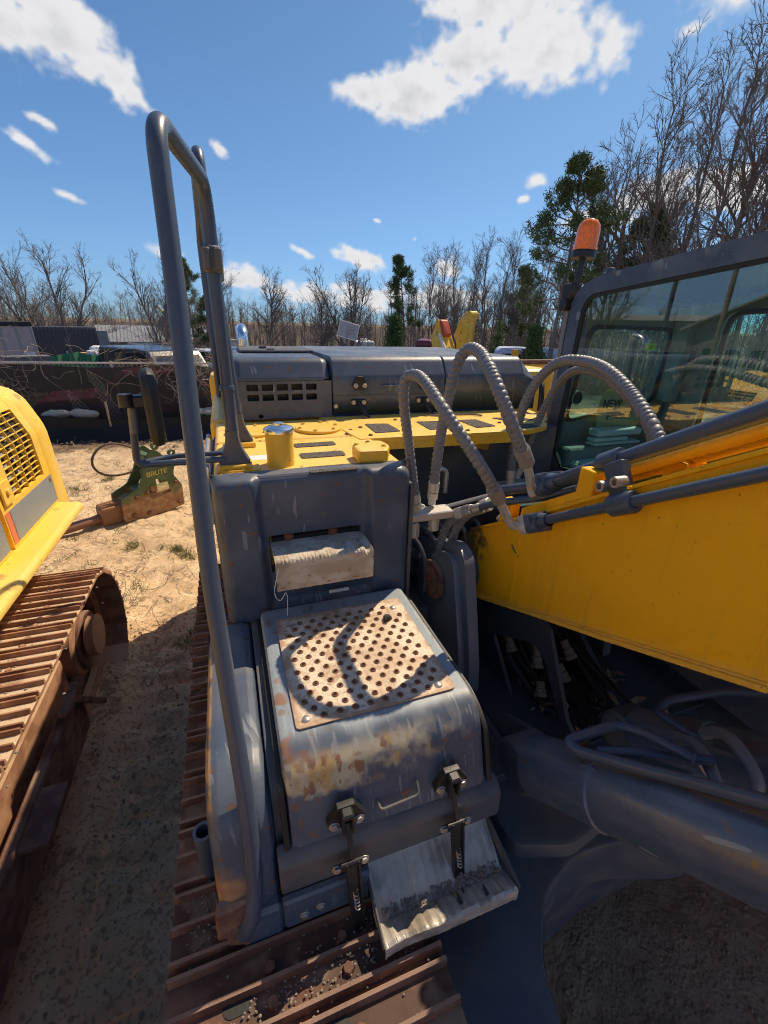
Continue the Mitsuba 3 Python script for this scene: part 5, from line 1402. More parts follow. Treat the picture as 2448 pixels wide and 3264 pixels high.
def pine(seed, H, spread, low, nb, full):
    r = np.random.default_rng(seed)
    P, R = walk(V(0, 0, -.2)[None], V(r.uniform(-.05, .05), 0, 1)[None], np.array([H * .99]), np.array([H * .014]), .15, 14, .03, .05, r)
    t = low + (1 - low) * r.random(nb) ** .8
    i = np.minimum((t * 14).astype(int), 13); f = (t * 14 - i)[:, None]
    p = P[0][i] * (1 - f) + P[0][i + 1] * f
    az = r.uniform(0, 2 * PI, nb)
    sz = spread * H * np.interp(t, [low, low + .25, .75, 1], [.55, 1, .75, .16]) * r.uniform(.55, 1.15, nb)
    d = np.stack([np.cos(az), np.sin(az), np.full(nb, .18) + .5 * (t > .8)], 1)
    d /= np.linalg.norm(d, axis=1, keepdims=True)
    P1, R1 = walk(p, d, sz, np.full(nb, H * .0035), .4, 6, .12, .04, r)
    p2, d2, l2, r2 = children(P1, R1, 6, .3, 1.0, (25, 60), .40, sz, r, .15)
    P2, R2 = walk(p2, d2, l2, np.full(len(p2), H * .0015), .6, 3, .12, .05, r)
    tips = np.vstack([P2[:, -1], P2[:, 2], P1[:, -1], P1[:, -2]])
    keep = r.random(len(tips)) < full
    return cat(tubes(P, R, 8), tubes(P1, R1, 4), tubes(P2, R2, 3)), needles(tips[keep], 44, H * .019, r)


def spot(az, dist):
    a = math.radians(az)
    return dist * math.sin(a), dist * math.cos(a)


def put(k, name, src, x, y, s, rz, part_of):
    M = trimesh.transformations.rotation_matrix(rz, (0, 0, 1)); M[:3, :3] *= s; M[:3, 3] = (x, y, float(gz(x, y)))
    scene[k] = {**src, 'to_world': tmat(M)}


PROTO = {}
def proto(kind, v):
    if (kind, v) not in PROTO:
        if kind == 'pine':
            a, b = pine(100 + v, 10, (.25, .22, .20)[v % 3], (.30, .42, .12)[v % 3], (54, 40, 60)[v % 3], (.62, .7, .9)[v % 3]); m2 = needle
        else:
            a, b = bare_tree(200 + v * 7, 10, kind); m2 = bark
        PROTO[kind, v] = mikit.ply(a, bark, smooth=True), mikit.ply(b, m2, smooth=False if kind == 'pine' else True)
    return PROTO[kind, v]


def tree(name, label, kind, v, az, dist, tan_el, rz, group=None, catname='tree'):
    k = thing(name, label, catname, group)
    a, b = proto(kind, v)
    x, y = spot(az, dist)
    s = (2.3 + dist * tan_el - float(gz(x, y))) / 10.0
    put(key('trunk', k), 'trunk', a, x, y, s, rz, k)
    put(key('crown', k), 'crown', b, x, y, s, rz, k)


LEFT = [('vase', 0, -15.4, 30, .131, .3, 'spreading bare tree at the far left, forking low above the sheds'),
        ('vase', 1, -6.1, 28, .119, 1.9, 'wide bare vase-shaped tree left of the tall handrail'),
        ('tall', 0, .7, 44, .132, .5, 'thin bare tree seen between the two handrail tubes'),
        ('oak', 0, 5.6, 46, .114, 2.2, 'bare tree above the left end of the hood with a rounded crown'),
        ('oak', 1, 11.2, 38, .101, 4.0, 'leaning bare tree left of the tilted panel'),
        ('vase', 2, 15.2, 38, .133, 1.0, 'tall spreading bare tree directly behind the tilted panel'),
        ('tall', 1, 20.3, 44, .080, 2.0, 'slim bare tree left of the small pine')]
for kd, v, az, di, te, rz, lab in LEFT:
    tree('bare_tree', lab, kd, v, az, di, te * 1.1, rz)
GR = 'bare trees along the right side of the yard'
R_ = [(24.9, 43, .132), (26.4, 40, .141), (28.0, 39, .137), (29.7, 36, .144), (31.3, 35, .156), (33.1, 33, .159), (35.0, 34, .147), (36.8, 34, .165), (40.9, 33, .19), (43.0, 28, .26), (42.6, 31, .299), (44.4, 26, .36), (46.5, 25, .387), (48.3, 28, .33), (49.6, 25, .373), (51.0, 23, .409), (52.6, 23, .418), (54.5, 22, .43), (47.5, 33, .30), (56.5, 25, .40)]
ORD = ['first', 'second', 'third', 'fourth', 'fifth', 'sixth', 'seventh', 'eighth', 'ninth', 'tenth', 'eleventh', 'twelfth']
R_.sort()
nb_ = sum(q_[0] < 40 for q_ in R_)
for n_, (az, di, te) in enumerate(R_):
    big = az > 40
    lab = ('tall bare tree above the cab roof, %s to the right of the tall pine' % ORD[n_ - nb_]) if big else ('slender bare forest tree, %s to the right of the small pine' % ORD[n_])
    tree('bare_tree', lab, 'oak' if n_ % 3 == 2 and big else 'tall', n_ % 4, az, di * 1.15, te, n_ * 1.3, 'tall bare trees above the cab roof' if big else 'slender bare trees right of the small pine')
tree('pine_tree', 'dark tall pine behind the orange beacon', 'pine', 0, 39.3, 26, .286, .4)
tree('pine_tree', 'small dark pine right of the tilted panel', 'pine', 1, 22.0, 44, .128, 1.2)
tree('pine_tree', 'slender sparse pine close to the left handrail tube', 'pine', 1, -2.8, 46, .106, 2.5)
tree('pine_tree', 'short rounded olive pine between the handrail tubes', 'pine', 2, -1.7, 42, .045, .2)
tree('pine_tree', 'low spreading pine crown right of the beacon, behind bare branches', 'pine', 0, 46.6, 33, .196, 3.5)
tree('pine_tree', 'low dark pine in the woods near the cab post', 'pine', 1, 35.8, 42, .11, 1.5)
# young evergreen and leafing shrubs
def shrub(name, label, az, dist, h, w, m, seed, n=260):
    r = np.random.default_rng(seed)
    k = thing(name, label, 'shrub')
    x, y = spot(az, dist)
    t = r.random(n) ** .7
    a = r.uniform(0, 2 * PI, n); rad = w * (1 - t * .85) * np.sqrt(r.random(n))
    z0 = float(gz(x, y))
    c = np.stack([x + rad * np.cos(a), y + rad * np.sin(a), z0 + .2 + t * (h - z0)], 1)
    part(k, 'foliage', needles(c, 26, .20, r), m, False)
    P, R = walk(np.repeat(V(x, y, z0)[None], 5, 0), V(0, 0, 1) + r.normal(size=(5, 3)) * V(.25, .25, 0), np.full(5, (h - z0) * .85), np.full(5, .03), .3, 5, .1, .02, r)
    part(k, 'stem', tubes(P, R, 5), bark)


shrub('evergreen_shrub', 'bright green young evergreen below the small pine', 20.6, 36, 2.7, 1.5, needle_light, 3, 420)
shrub('evergreen_shrub', 'leafing green shrub beside the cab post', 37.2, 22, 2.1, .8, needle_light, 4, 150)
shrub('evergreen_shrub', 'pale green sapling in the woods behind the yellow machine arms', 33.0, 30, 2.4, .8, needle_light, 8, 90)
# the far wood: too many stems to count
rw = np.random.default_rng(77)
bits = []
for v in range(5):
    r = np.random.default_rng(900 + v)
    P, R = walk(V(0, 0, -.2)[None], V(0, 0, 1)[None], np.array([9.3]), np.array([.11]), .25, 6, .05, .04, r)
    p, d, l, rr = children(P, R, 15, .12, 1.0, (22, 55), .42, np.array([6.5]), r, .14)
    P1, R1 = walk(p, d, l, rr * .5, .3, 4, .12, .05, r)
    p, d, l, rr = children(P1, R1, 5, .1, 1.0, (25, 60), .6, l, r, .06)
    P2, R2 = walk(p, d, l, np.full(len(p), .018), .5, 2, .15, .05, r)
    bits.append(cat(tubes(P, R, 4), tubes(P1, R1, 3), tubes(P2, R2, 3)))
wood = []
for k in range(640):
    az = rw.uniform(-40, 62) if k % 8 else rw.uniform(-80, -40)
    di = rw.uniform(52, 95) if az < 24 else rw.uniform(44, 85)
    x, y = spot(az, di)
    hgt = (4.6 + di * (rw.uniform(.022, .055) if az < 22 else rw.uniform(.05, .105))) / 10
    wood.append(at(bits[k % 5], x, y, -2.3, rw.uniform(0, 6), s=hgt))
solo('woodland', cat(wood), wood_far, 'far brown leafless woodland behind the yard', 'woodland', False, kind='stuff')
# undergrowth in front of the wood
ub = []
for k in range(330):
    az = rw.uniform(-40, 60); di = rw.uniform(40, 56) if az < 24 else rw.uniform(30, 46)
    x, y = spot(az, di)
    n = 26
    P, R = walk(np.repeat(V(x, y, -.1 + float(gz(x, y)))[None], n, 0) + rw.normal(size=(n, 3)) * V(1.3, 1.3, 0), V(0, 0, 1) + rw.normal(size=(n, 3)) * V(.6, .6, 0), rw.uniform(.8, 3.6, n), np.full(n, .018), .5, 3, .2, .0, rw)
    ub.append(tubes(P, R, 3))
solo('brushwood', cat(ub), wood_far, 'tangled brown brushwood at the foot of the wood', 'brushwood', False, kind='stuff')
# vines on the fence, dry stalks behind it
vn = []
for (s0, n, zz, sp) in ((5.6, 60, 1.5, .4), (6.1, 34, 1.1, .35), (9.9, 80, 1.46, .5), (8.0, 40, 1.55, 1.8), (9.3, 24, 1.2, .6)):
    P0 = np.stack([fpt(s0 + rw.normal() * sp, zz + rw.normal() * .12, rw.normal() * .08 - .08) for _ in range(n)])
    P, R = walk(P0, rw.normal(size=(n, 3)) * V(1, .25, .8), rw.uniform(.35, 1.3, n), np.full(n, .0065), .4, 7, .38, -.06, rw)
    vn.append(tubes(P, R, 3))
n = 70
P0 = np.stack([fpt(rw.uniform(2, 9.5), 0, rw.uniform(.3, 1.6)) for _ in range(n)])
P, R = walk(P0, V(0, 0, 1) + rw.normal(size=(n, 3)) * V(.2, .2, 0), rw.uniform(1.4, 2.3, n), np.full(n, .009), .3, 5, .12, .0, rw)
vn.append(tubes(P, R, 3))
solo('dry_vines', cat(vn), twig_m, 'pale leafless vines tangled along the top of the privacy fence', 'vines', False, kind='stuff')
# grass tufts, twigs, leaves on the sand
gr, tw = [], []
def blades(x, y, n, h, sp):
    P, R = walk(np.repeat(V(x, y, -.01)[None], n, 0) + rw.normal(size=(n, 3)) * V(sp, sp, 0), V(0, 0, 1) + rw.normal(size=(n, 3)) * V(.6, .6, .1), rw.uniform(.4, 1, n) * h, np.full(n, .0035), .2, 3, .15, -.12, rw)
    return tubes(P, R, 3)
for k in range(260):
    y = rw.uniform(3.6, 9.8); x = rw.uniform(-4.2, .4) * (.5 + y / 16) - .3
    gr.append(blades(x, y, 14, .07, .045))
for x, y in ((-.66, 4.62), (-.55, 4.52), (-.80, 4.75), (-1.2, 4.85), (-.42, 3.02), (-.38, 3.2), (-.36, 2.85), (-1.9, 7.4), (-2.2, 7.0)):
    for _ in range(3):
        gr.append(blades(x + rw.normal() * .06, y + rw.normal() * .05, 26, .085, .03))
solo('grass', cat(gr), grass_m, 'sparse short grass tufts on the sand', 'grass', False, kind='stuff')
for k in range(520):
    y = rw.uniform(2.5, 10.2); x = rw.uniform(-5, .6) * (.45 + y / 16) - .25
    n = rw.integers(1, 4)
    P, R = walk(np.repeat(V(x, y, .012)[None], n, 0), rw.normal(size=(n, 3)) * V(1, 1, .06), rw.uniform(.05, .26, n), np.full(n, .0035), .5, 4, .3, 0, rw)
    P[..., 2] = np.abs(P[..., 2])
    tw.append(tubes(P, R, 3))
solo('twigs', cat(tw), bark, 'dry twigs and stems scattered over the sand', 'twigs', False, kind='stuff')
lf = []
for k in range(1500):
    a = at(trimesh.Trimesh([(-1, 0, 0), (0, -.5, .15), (1, 0, .05), (0, .5, .12)], [(0, 1, 2), (0, 2, 3)], process=False), 0, 0, 0, rw.uniform(0, 6), rw.uniform(-.5, .5), rw.uniform(-.5, .5), rw.uniform(.02, .05))
    s_ = rw.uniform(1, flen - .5)
    lf.append(at(a, *fpt(s_, rw.uniform(.0, .05), -.75 - abs(rw.normal()) * .5)))
solo('leaf_litter', cat(lf), leaf_m, 'brown leaf litter along the foot of the silt fence', 'leaf litter', False, kind='stuff')

# ================================================================== BEYOND THE FENCE: yard, sheds, vehicles
def facing(az, dist, z=0.0, turn=0.0):
    """local frame: x to the right, y away from the yard, z up."""
    x, y = spot(az, dist)
    a = -math.radians(az) + turn
    return frame((x, y, z), (math.cos(a), math.sin(a), 0), (-math.sin(a), math.cos(a), 0), (0, 0, 1))


def fbox(F, lo, hi, b=.01):
    return moved(cbox(lo, hi, b), F)


# pale trailer at the far left
F = facing(-22.5, 22.5, -.4, .10)
k = thing('storage_trailer', 'pale pinkish storage trailer with a dark roof edge at the far left', 'trailer')
part(k, 'body', fbox(F, (-3.0, 0, .5), (1.95, 2.4, 2.36)), pinkwall_m)
part(k, 'roof', fbox(F, (-3.05, -.05, 2.37), (1.98, 2.45, 2.52)), rubber)
for q_ in range(11):
    part(k, 'rib', fbox(F, (-2.9 + .48 * q_, -.03, .52), (-2.84 + .48 * q_, -.002, 2.35)), grey_m)
part(k, 'door_sign', fbox(F, (1.5, -.02, 1.25), (1.85, -.003, 1.42)), white_m)
# dark corrugated container
F = facing(-14.9, 28.0, -.9, -.05)
k = thing('shipping_container', 'dark grey corrugated container between the pale trailer and the long warehouse', 'container')
part(k, 'body', fbox(F, (-1.5, 0, .6), (1.28, 2.4, 2.78)), mat('m_cont', (.085, .085, .095), .6))
for q_ in range(18):
    part(k, 'corrugation', fbox(F, (-1.46 + .155 * q_, -.035, .65), (-1.39 + .155 * q_, -.002, 2.74)), 'm_cont')
part(k, 'end_wall', fbox(F, (1.282, 0, .2), (1.75, .2, 2.62)), shed_m)
part(k, 'underbody', fbox(F, (-1.45, .1, 0), (1.25, 2.2, .598)), rubber)
# long warehouse
F = facing(-6.8, 50, float(gz(0, 50)), .02)
k = thing('warehouse', 'long low grey warehouse with a dark roof band behind the bare trees', 'building')
part(k, 'wall', fbox(F, (-5.0, 0, 0), (5.2, 9, 2.6)), mat('m_wh', (.30, .29, .275), .8))
rf_ = part(k, 'roof', moved(px([(-.3, 2.55), (-.3, 2.62), (4.5, 4.0), (9.3, 2.62), (9.3, 2.55)], -5.2, 5.4), F), warehouse_m)
for q_ in range(34):
    copy_part(rf_, 'roof_rib', mikit.ply(moved(px([(-.31, 2.64), (-.31, 2.68), (4.45, 4.05), (4.45, 4.0)], -5.15 + .31 * q_, -5.10 + .31 * q_), F), warehouse_m), T4())
part(k, 'door', fbox(F, (2.3, -.04, 0), (3.3, -.003, 2.1)), shed_m)
part(k, 'door', fbox(F, (-3.4, -.04, 0), (-2.2, -.003, 2.2)), white_m)
# white small building
F = facing(1.8, 46, float(gz(0, 46)))
k = thing('shed', 'small white shed glimpsed between the handrail tubes', 'shed')
part(k, 'wall', fbox(F, (-1.2, 0, 0), (.5, 2, 2.9)), white_m)
part(k, 'roof', fbox(F, (-1.3, -.1, 2.9), (.6, 2.1, 3.0)), shed_m)
# leaning conveyor
k = thing('conveyor', 'inclined grey conveyor boom leaning in the yard before the warehouse', 'conveyor')
A_, B_ = V(-3.0, 29.9, 2.72), V(-1.35, 30.1, .45)
part(k, 'frame', cat(beam([A_, B_], .10, .16), beam([A_ + V(-.35, .3, -.55), B_ + V(-.7, .3, -.1)], .08, .10), *[beam([A_ + (B_ - A_) * t, A_ + V(-.35, .3, -.55) + (B_ - A_ + V(-.35, 0, .45)) * t], .04, .04) for t in np.linspace(.1, 1, 8)]), mat('m_conv', (.26, .25, .23), .7))
part(k, 'side_sheet', trimesh.Trimesh([A_ + V(-.05, .05, -.12), B_ + V(-.1, .05, -.1), B_ + V(-1.2, .05, -.1), A_ + V(-.45, .05, -.75)], [(0, 2, 1), (0, 3, 2)], process=False), mat('m_sheet', (.33, .32, .30), .7), False)
part(k, 'head', beam([A_ + V(-.25, 0, .35), A_], .12, .10), yellow_old)
part(k, 'leg', beam([A_ + (B_ - A_) * .5, V(-2.4, 30, -1.2)], .06, .06), 'm_conv')
# green debris netting
k = thing('debris_netting', 'green netting barrier stretched low behind the dark fence screen', 'netting')
n_, m_ = 120, 8
F = facing(-11.6, 17.6, -.3, -.03)
ss, tt = np.meshgrid(np.linspace(-1.9, 1.85, n_), np.linspace(0, 1, m_), indexing='ij')
Pt = np.stack([ss, .06 * np.sin(ss * 14) * (.4 + tt), (1.52 + .05 * np.sin(ss * 5) + .05 * meshkit.noise(np.stack([ss * 6, ss * 0, ss * 0], -1), 4)) * tt], -1).reshape(-1, 3)
i, j = np.meshgrid(np.arange(n_ - 1), np.arange(m_ - 1), indexing='ij'); q = i * m_ + j
part(k, 'net', moved(trimesh.Trimesh(Pt, np.vstack([np.stack([q, q + m_, q + m_ + 1], -1).reshape(-1, 3), np.stack([q, q + m_ + 1, q + 1], -1).reshape(-1, 3)]), process=False), F), greentarp_m, True)
for q_ in range(6):
    part(k, 'post', fbox(F, (-1.9 + .75 * q_, .07, 0), (-1.86 + .75 * q_, .11, 1.62)), worn_steel)
# dumpster, crates and junk in the yard
F = facing(-7.5, 24, -.6)
k = thing('dumpster', 'black open dumpster below the conveyor', 'dumpster')
part(k, 'bin', moved(py([(-.75, 0), (.75, 0), (.9, 1.78), (-.9, 1.78)], 0, 1.4, .01), F), mat('m_dump', (.012, .014, .018), .5))
part(k, 'rim', fbox(F, (-.95, -.04, 1.78), (.95, 1.44, 1.85)), 'm_dump')
for lab, col, az, di, x0, w, h, z0 in (('orange cardboard box on the junk heap before the dark container', (.55, .30, .12), -13.9, 23, 0, .34, .5, 1.0), ('low orange crate at the left end of the green netting', (.50, .24, .12), -16.1, 19, 0, .5, .42, .5), ('grey slab leaning left of the green netting', (.14, .14, .15), -18.6, 16.5, 0, 1.1, 1.0, .35)):
    F = facing(az, di, float(gz(0, di)), .15)
    nm = 'crate' if 'crate' in lab else 'cardboard_box' if 'box' in lab else 'slab'
    nmm = mat('m_junk_%d' % int(di), col, .8)
    solo(nm, cat(fbox(F, (-w / 2, 0, z0), (w / 2, .4, z0 + h)), fbox(F, (-w / 2 - .01, -.012, z0 + h * .82), (w / 2 + .01, -.001, z0 + h * .98))), nmm, lab, nm.replace('_', ' '))
for k_, (az, di, z, r_) in enumerate(((-12.6, 22.0, 1.35, .20), (-13.1, 21.8, 1.22, .17), (-12.2, 21.6, 1.15, .18), (-8.9, 23.0, 1.32, .22))):
    x, y = spot(az, di)
    m = trimesh.creation.icosphere(subdivisions=3, radius=r_); m.vertices *= V(1.3, 1, .7)
    solo('rubbish_bag', at(jitter(m, .05, 5, k_), x, y, z - .2), white_m, ['pale rubbish bag on top of the junk heap', 'pale rubbish bag at the left of the junk heap', 'pale rubbish bag at the right of the junk heap', 'pale rubbish bag near the dumpster'][k_], 'bag', 60)
x, y = spot(-12.7, 22.0)
solo('junk_heap', jitter((lambda m: (m.apply_transform(np.diag([1.6, 1.0, 1.25, 1])), at(m, x, y, -.3))[1])(trimesh.creation.icosphere(subdivisions=4, radius=1)), .35, 1.6, 4), mat('m_heap', (.07, .06, .055), .9), 'dark heap of scrap below the dark container', 'scrap heap', False)


def car(name, label, F, L, W, H, paint, suv=False, group=None):
    k = thing(name, label, 'car', group)
    hb = H * (.60 if suv else .58)
    h0 = .22
    body = [(0, h0 + .12), (.05, hb - .14), (.12, hb - .05), (L * (.22 if suv else .26), hb), (L * .80, hb + .02), (L * .97, hb - .02), (L, hb - .25), (L, h0 + .05), (L - .1, h0), (.1, h0)]
    cab_ = [(L * (.22 if suv else .27), hb - .02), (L * (.34 if suv else .40), H - .04), (L * .46, H), (L * (.90 if suv else .70), H - .01), (L * (.97 if suv else .86), hb)]
    part(k, 'body', cat(moved(py(roundpoly(body, .06), -W / 2, W / 2, .05), F)), paint, 40)
    part(k, 'roof', moved(py(roundpoly(cab_, .07), -W / 2 + .10, W / 2 - .10, .07), F), paint, 40)
    ins = np.array(Polygon(cab_).buffer(-.07).exterior.coords)[:-1]
    xs = ins[:, 0]; x0, x1 = xs.min(), xs.max()
    for a, b in ((x0, x0 + (x1 - x0) * .46), (x0 + (x1 - x0) * .50, x1)):
        g = Polygon(ins).intersection(Polygon([(a, 0), (b, 0), (b, 3), (a, 3)]))
        for y0 in (-W / 2 + .085, W / 2 - .11):
            part(k, 'window', moved(py(np.array(g.exterior.coords)[:-1], y0, y0 + .024), F), carglass_m)
    part(k, 'windscreen', moved(trimesh.Trimesh(*(lambda c: ([(c[0][0] - .012, -W / 2 + .2, c[0][1] + .05), (c[0][0] - .012, W / 2 - .2, c[0][1] + .05), (c[1][0] - .012, W / 2 - .24, c[1][1] - .03), (c[1][0] - .012, -W / 2 + .24, c[1][1] - .03)], [(0, 2, 1), (0, 3, 2)]))(cab_), process=False), F), carglass_m, False)
    for wx in (L * .18, L * .80):
        for wy in (-W / 2 + .10, W / 2 - .10):
            wk = part(k, 'wheel', moved(lathe([(.10, -.1), (.30, -.1), (.33, -.07), (.33, .07), (.30, .1), (.10, .1)], (wx, wy, .33), (0, 1, 0), 20), F), rubber)
            part(wk, 'rim', moved(disc(.19, .16, (wx, wy - .08, .33), (0, 1, 0), 16), F), worn_steel)
    for wy in (-W / 2 + .3, W / 2 - .3):
        part(k, 'headlight', moved(cbox((.02, wy - .14, hb - .25), (.08, wy + .14, hb - .12), .02), F), white_m)
    return k


F = facing(-1.6, 13.2, -.06, PI - .95)
car('parked_car', 'dark navy sport utility car parked just behind the fence, only roof and windows showing', F, 4.6, 1.85, 1.62, navy_m, True)
F = facing(-13.3, 12.6, 0, -.1); F[:3, 3] += F[:3, 0] * -1.2
car('parked_car', 'dark red car showing faintly through the brown fence screen', F, 4.4, 1.75, 1.18, mat('m_redcar', (.28, .02, .02), .2, clearcoat=.8), False)
for az, di, lab, pm in ((-1.9, 22.4, 'silver pickup-like car behind the navy one, left of the inner handrail tube', silver_m), (1.9, 23.5, 'silver sedan between the two handrail tubes', silver_m), (4.2, 26.0, 'dark blue car left of the exhaust pipe', navy_m)):
    F = facing(az, di, float(gz(0, di)), PI * .93); F[:3, 3] += -F[:3, 0] * 2.2
    car('parked_car', lab, F, 4.5, 1.8, 1.60 - .12 * (az > 0), pm, az < 0, 'cars parked beyond the fence')
# tilted panel on a post
k = thing('solar_panel', 'tilted square panel on a leaning post above the hood', 'solar panel')
c_ = V(5.14, 19.32, 2.05)
rtv = V(.966, -.26, 0) * .97 + V(0, 0, -.25); rtv /= np.linalg.norm(rtv)
nrm = V(-.24, -.90, .10); nrm -= rtv * (nrm @ rtv); nrm /= np.linalg.norm(nrm)
upv = np.cross(nrm, rtv) * -1
if upv[2] < 0:
    upv = -upv
PF = frame(c_, rtv, upv, np.cross(rtv, upv))
sg = 1 if (np.cross(rtv, upv) @ nrm) > 0 else -1
part(k, 'panel', moved(cbox((-.40, -.30, -.02), (.40, .30, .02), .005), PF), mat('m_panel', (.42, .42, .42), .5))
part(k, 'frame', moved(cat(cbox((-.42, .29, -.035), (.42, .33, .035), .006), cbox((-.42, -.33, -.035), (.42, -.29, .035), .006), cbox((-.43, -.33, -.03), (-.40, .33, .03), .004), cbox((.40, -.33, -.03), (.43, .33, .03), .004)), PF), white_m)
for q_ in range(7):
    part(k, 'cell_row', moved(cbox((-.38, -.27 + .08 * q_, sg * .022), (.38, -.265 + .08 * q_, sg * .025), 0), PF), grey_m)
part(k, 'bracket', moved(cat(cbox((-.02, -.30, sg * .03), (.03, .2, sg * .06), .004), cbox((-.05, -.10, sg * .04), (.30, -.07, sg * .07), .004), cbox((.02, .05, sg * .03), (.24, .16, sg * .07), .006)), PF), worn_steel)
part(k, 'post', cat(tube([(5.20, 19.4, -1.0), (5.16, 19.38, 1.95)], .035, 10), tube([(4.98, 19.35, 1.62), (5.02, 19.37, 1.80)], .05, 8)), worn_steel)
# camper
F = facing(16.9, 55, float(gz(0, 55)), .05)
k = thing('camper', 'white camper van with a dark windscreen in the distance right of the tilted panel', 'camper')
part(k, 'body', moved(px(roundpoly([(0, .35), (0, 2.75), (5.5, 2.75), (5.5, .35)], .2), -1.15, 1.15, .08), F), white_m)
part(k, 'windscreen', fbox(F, (-.95, -.03, 1.35), (.95, -.003, 2.1)), carglass_m)
part(k, 'roof_box', fbox(F, (-.5, .8, 2.76), (.3, 1.7, 3.05), .04), white_m)
for sx in (-.8, .8):
    part(k, 'wheel', moved(disc(.38, .22, (sx - .1, .9, .38), (1, 0, 0), 18), F), rubber)
# dark red machine
F = facing(23.9, 26, float(gz(0, 26)), -.2)
k = thing('tractor', 'dark red rounded machine hood with a black grille beyond the hood', 'tractor')
part(k, 'hood', moved(px(roundpoly([(0, .7), (0, 1.65), (.35, 2.05), (2.2, 2.15), (2.2, .7)], .2), -.62, .62, .16), F), maroon_m, 50)
part(k, 'grille', fbox(F, (-.48, -.04, .8), (.48, -.003, 1.5)), rubber)
part(k, 'bonnet_top', moved(px(roundpoly([(.4, 2.05), (.5, 2.38), (1.8, 2.45), (2.0, 2.1)], .12), -.48, .48, .1), F), maroon_m, 50)
for sx in (-.95, .75):
    part(k, 'wheel', moved(disc(.5, .3, (sx, .9, .5), (1, 0, 0), 20, .04), F), rubber)


def arm_piece(name, label, o, prof, holes_, lean, w, red_prof):
    """folded dipper end: two yellow cheek plates, boxed web and a red curved link between."""
    k = thing(name, label, 'digger arm')
    F = facing(math.degrees(math.atan2(o[0], o[1])), math.hypot(o[0], o[1]), 0, lean)
    for y in (0, w):
        part(k, 'cheek', moved(holed(roundpoly(prof, .015), [[(cx_ + r_ * math.cos(a), cz_ + r_ * 1.4 * math.sin(a)) for a in np.arange(14) * PI / 7] for cx_, cz_, r_ in holes_], .05, frame((0, y + .05, 0), (1, 0, 0), (0, 0, 1), (0, -1, 0))), F), yellow_old, 30)
    part(k, 'link', moved(py(roundpoly(red_prof, .08), .08, w - .06, .03), F), red_m, 40)
    c = np.array(prof).mean(0)
    part(k, 'web', moved(py(roundpoly(c + (np.array(prof) - c) * .86, .02), .06, w - .02), F), yellow_old)
    part(k, 'pin', moved(cat(*[disc(.035, w + .16, (cx_, -.05, cz_), (0, 1, 0), 14) for cx_, cz_ in ((prof[0][0], prof[0][1] - .12),)]), F), bolt_m)
    return k, F


k, F = arm_piece('dipper', 'yellow arm end with a red curved link and white plate, left of the pair', V(8.75, 18.0, 0), [(-.16, 2.60), (-.10, 2.60), (.12, 2.05), (.62, 1.15), (.60, .2), (-.20, .2), (-.18, 1.2), (-.47, 1.78), (-.46, 1.88), (-.30, 2.15)], [(-.10, 2.02, .07), (.10, 1.30, .10)], -.75, .55, [(-.50, 1.9), (-.42, 2.3), (-.22, 2.56), (.02, 2.56), (.16, 2.3), (.30, 1.95), (0, 1.8)])
part(k, 'plate', moved(py(np.array([(.02, 2.0), (.10, 2.03), (.62, 1.30), (.62, 1.15), (.50, 1.15)]), -.09, -.02, .004), F), white_m, label='white plate along the arm')
k, F = arm_piece('dipper', 'yellow arm end standing upright, right of the pair', V(9.68, 17.5, 0), [(-.02, 2.88), (.30, 2.80), (.26, 2.62), (.17, 2.60), (.10, 1.60), (.02, 1.46), (.02, .2), (-.34, .2), (-.34, 1.62), (-.52, 1.95), (-.24, 2.62)], [(-.16, 2.1, .05)], -.6, .5, [(-.40, 2.0), (-.38, 2.3), (-.1, 2.6), (.12, 2.55), (.05, 1.7)])
part(k, 'bucket_lug', moved(cat(disc(.13, .5, (.16, 0, 2.78), (0, 1, 0), 18, .01), cbox((.06, .1, 1.5), (.14, .4, 2.6), .01), cbox((-.05, -.02, 2.18), (.22, .02, 2.23), .005)), F), yellow_old)
# van and yellow beam at the right
F = facing(36.3, 26, float(gz(0, 26)), .12)
k = thing('delivery_van', 'pale blue-white van roof showing right behind the hood', 'van')
part(k, 'body', moved(py(roundpoly([(-1.5, .4), (-1.5, 1.95), (-1.3, 2.15), (1.7, 2.15), (1.75, 1.9), (1.75, .4)], .12), 0, 2.0, .08), F), bluewhite_m, 40)
part(k, 'window', fbox(F, (-1.2, -.02, 1.3), (.2, -.003, 1.85)), carglass_m)
for sx in (-1.0, 1.1):
    part(k, 'wheel', moved(disc(.35, .2, (sx, 0, .35), (0, 1, 0), 18), F), rubber)
F = facing(35.2, 22, 0)
solo('tool_crate', cat(fbox(F, (-.17, 0, .4), (.17, .3, 1.36)), fbox(F, (-.19, -.01, 1.30), (.19, .31, 1.38))), yellow, 'small yellow crate standing before the pale van', 'crate')
k = thing('steel_trailer', 'yellow steel trailer beam with a rusty top rail right behind the hood', 'trailer')
part(k, 'beam', cat(beam([(3.6, 5.5, 1.66), (4.35, 5.05, 1.70)], .16, .34), beam([(3.6, 5.52, 1.26), (4.35, 5.07, 1.30)], .10, .14)), yellow)
part(k, 'rail', beam([(3.58, 5.5, 1.86), (4.38, 5.04, 1.90)], .12, .05), rust)
for t in (.1, .9):
    part(k, 'leg', beam([(3.6 + .75 * t, 5.5 - .45 * t, 1.5), (3.6 + .75 * t, 5.5 - .45 * t, 0)], .10, .10), rust)
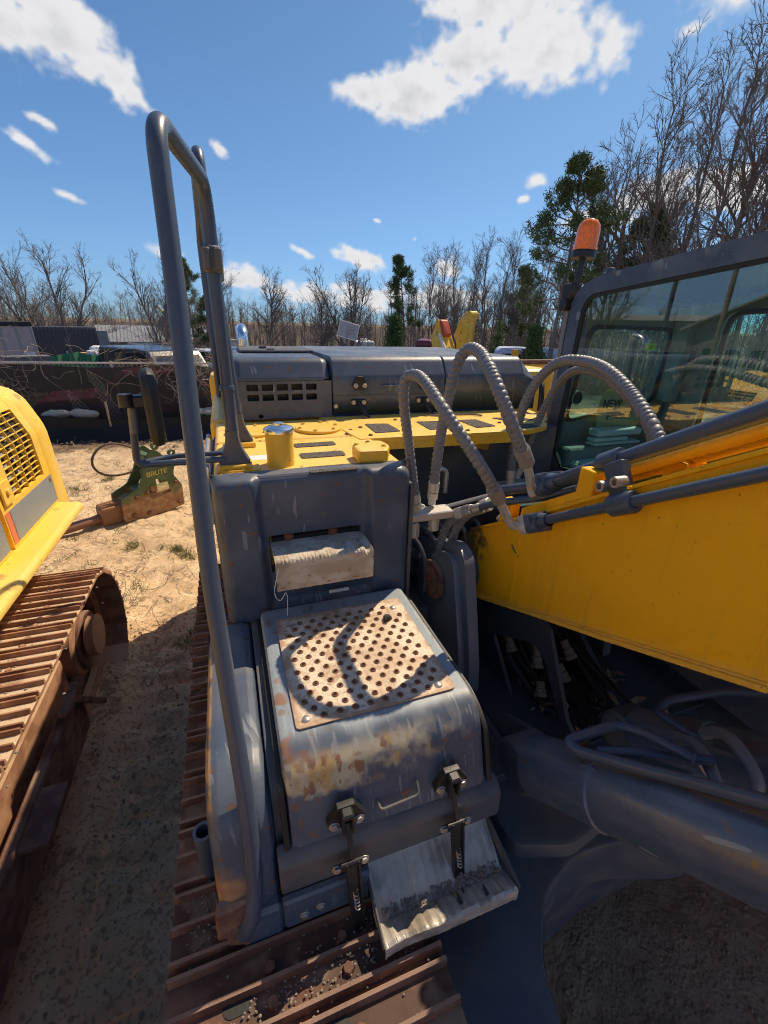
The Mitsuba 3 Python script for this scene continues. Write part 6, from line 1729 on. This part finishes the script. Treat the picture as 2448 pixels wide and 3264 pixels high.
# thin lamp pole before the warehouse
x, y = spot(-4.6, 38)
solo('lamp_pole', cat(tube([(x, y, -2.2), (x - .15, y, 2.1)], .05, 8), tube([(x - .15, y, 2.1), (x + .35, y, 2.16)], .03, 8), cbox((x + .2, y - .08, 2.12), (x + .5, y + .08, 2.2), .01)), worn_steel, 'thin pale lamp pole in front of the warehouse', 'lamp pole')
# sheds and a utility pole to the left, which the cab window mirrors
F = facing(-56, 34, float(gz(0, 34)), .0)
k = thing('gabled_shed', 'grey gabled shed with small windows mirrored in the cab window', 'shed')
part(k, 'wall', moved(py(np.array([(-4.5, 0), (4.5, 0), (4.5, 4.2), (0, 6.4), (-4.5, 4.2)]), 0, 12), F), shed_m)
part(k, 'roof', moved(cat(py(np.array([(-4.9, 4.05), (0, 6.45), (0, 6.6), (-4.9, 4.2)]), -.3, 12.3), py(np.array([(0, 6.45), (4.9, 4.05), (4.9, 4.2), (0, 6.6)]), -.3, 12.3)), F), grey_m)
for q_ in range(6):
    part(k, 'window', fbox(F, (-3.6 + 1.25 * q_, -.04, 2.2), (-2.9 + 1.25 * q_, -.003, 3.0)), carglass_m)
F = facing(-44, 40, float(gz(0, 40)), .1)
k = thing('workshop', 'long flat grey workshop mirrored in the cab window', 'building')
part(k, 'wall', fbox(F, (-12, 0, 0), (9, 10, 5.2)), warehouse_m)
part(k, 'roof', fbox(F, (-12.3, -.3, 5.21), (9.3, 10.3, 5.6)), white_m)
for q_ in range(5):
    part(k, 'window', fbox(F, (-10 + 3.8 * q_, -.04, 2.0), (-8.4 + 3.8 * q_, -.003, 3.2)), carglass_m)
x, y = spot(-51, 30)
k = thing('utility_pole', 'wooden utility pole with cross arms mirrored in the cab window', 'utility pole')
part(k, 'pole', tube([(x, y, -1.2), (x + .3, y, 8.6)], .13, 10), bark)
for z_, w_ in ((7.9, 1.2), (7.2, .9)):
    part(k, 'cross_arm', cbox((x + .28 - w_, y - .06, z_), (x + .28 + w_, y + .06, z_ + .14), .01), bark)
tree('pine_tree', 'dark round pine mirrored at the right of the cab window', 'pine', 2, -60, 40, .12, 1.0)
tree('bare_tree', 'bare tree mirrored in the cab window', 'vase', 1, -38, 24, .30, 2.0)
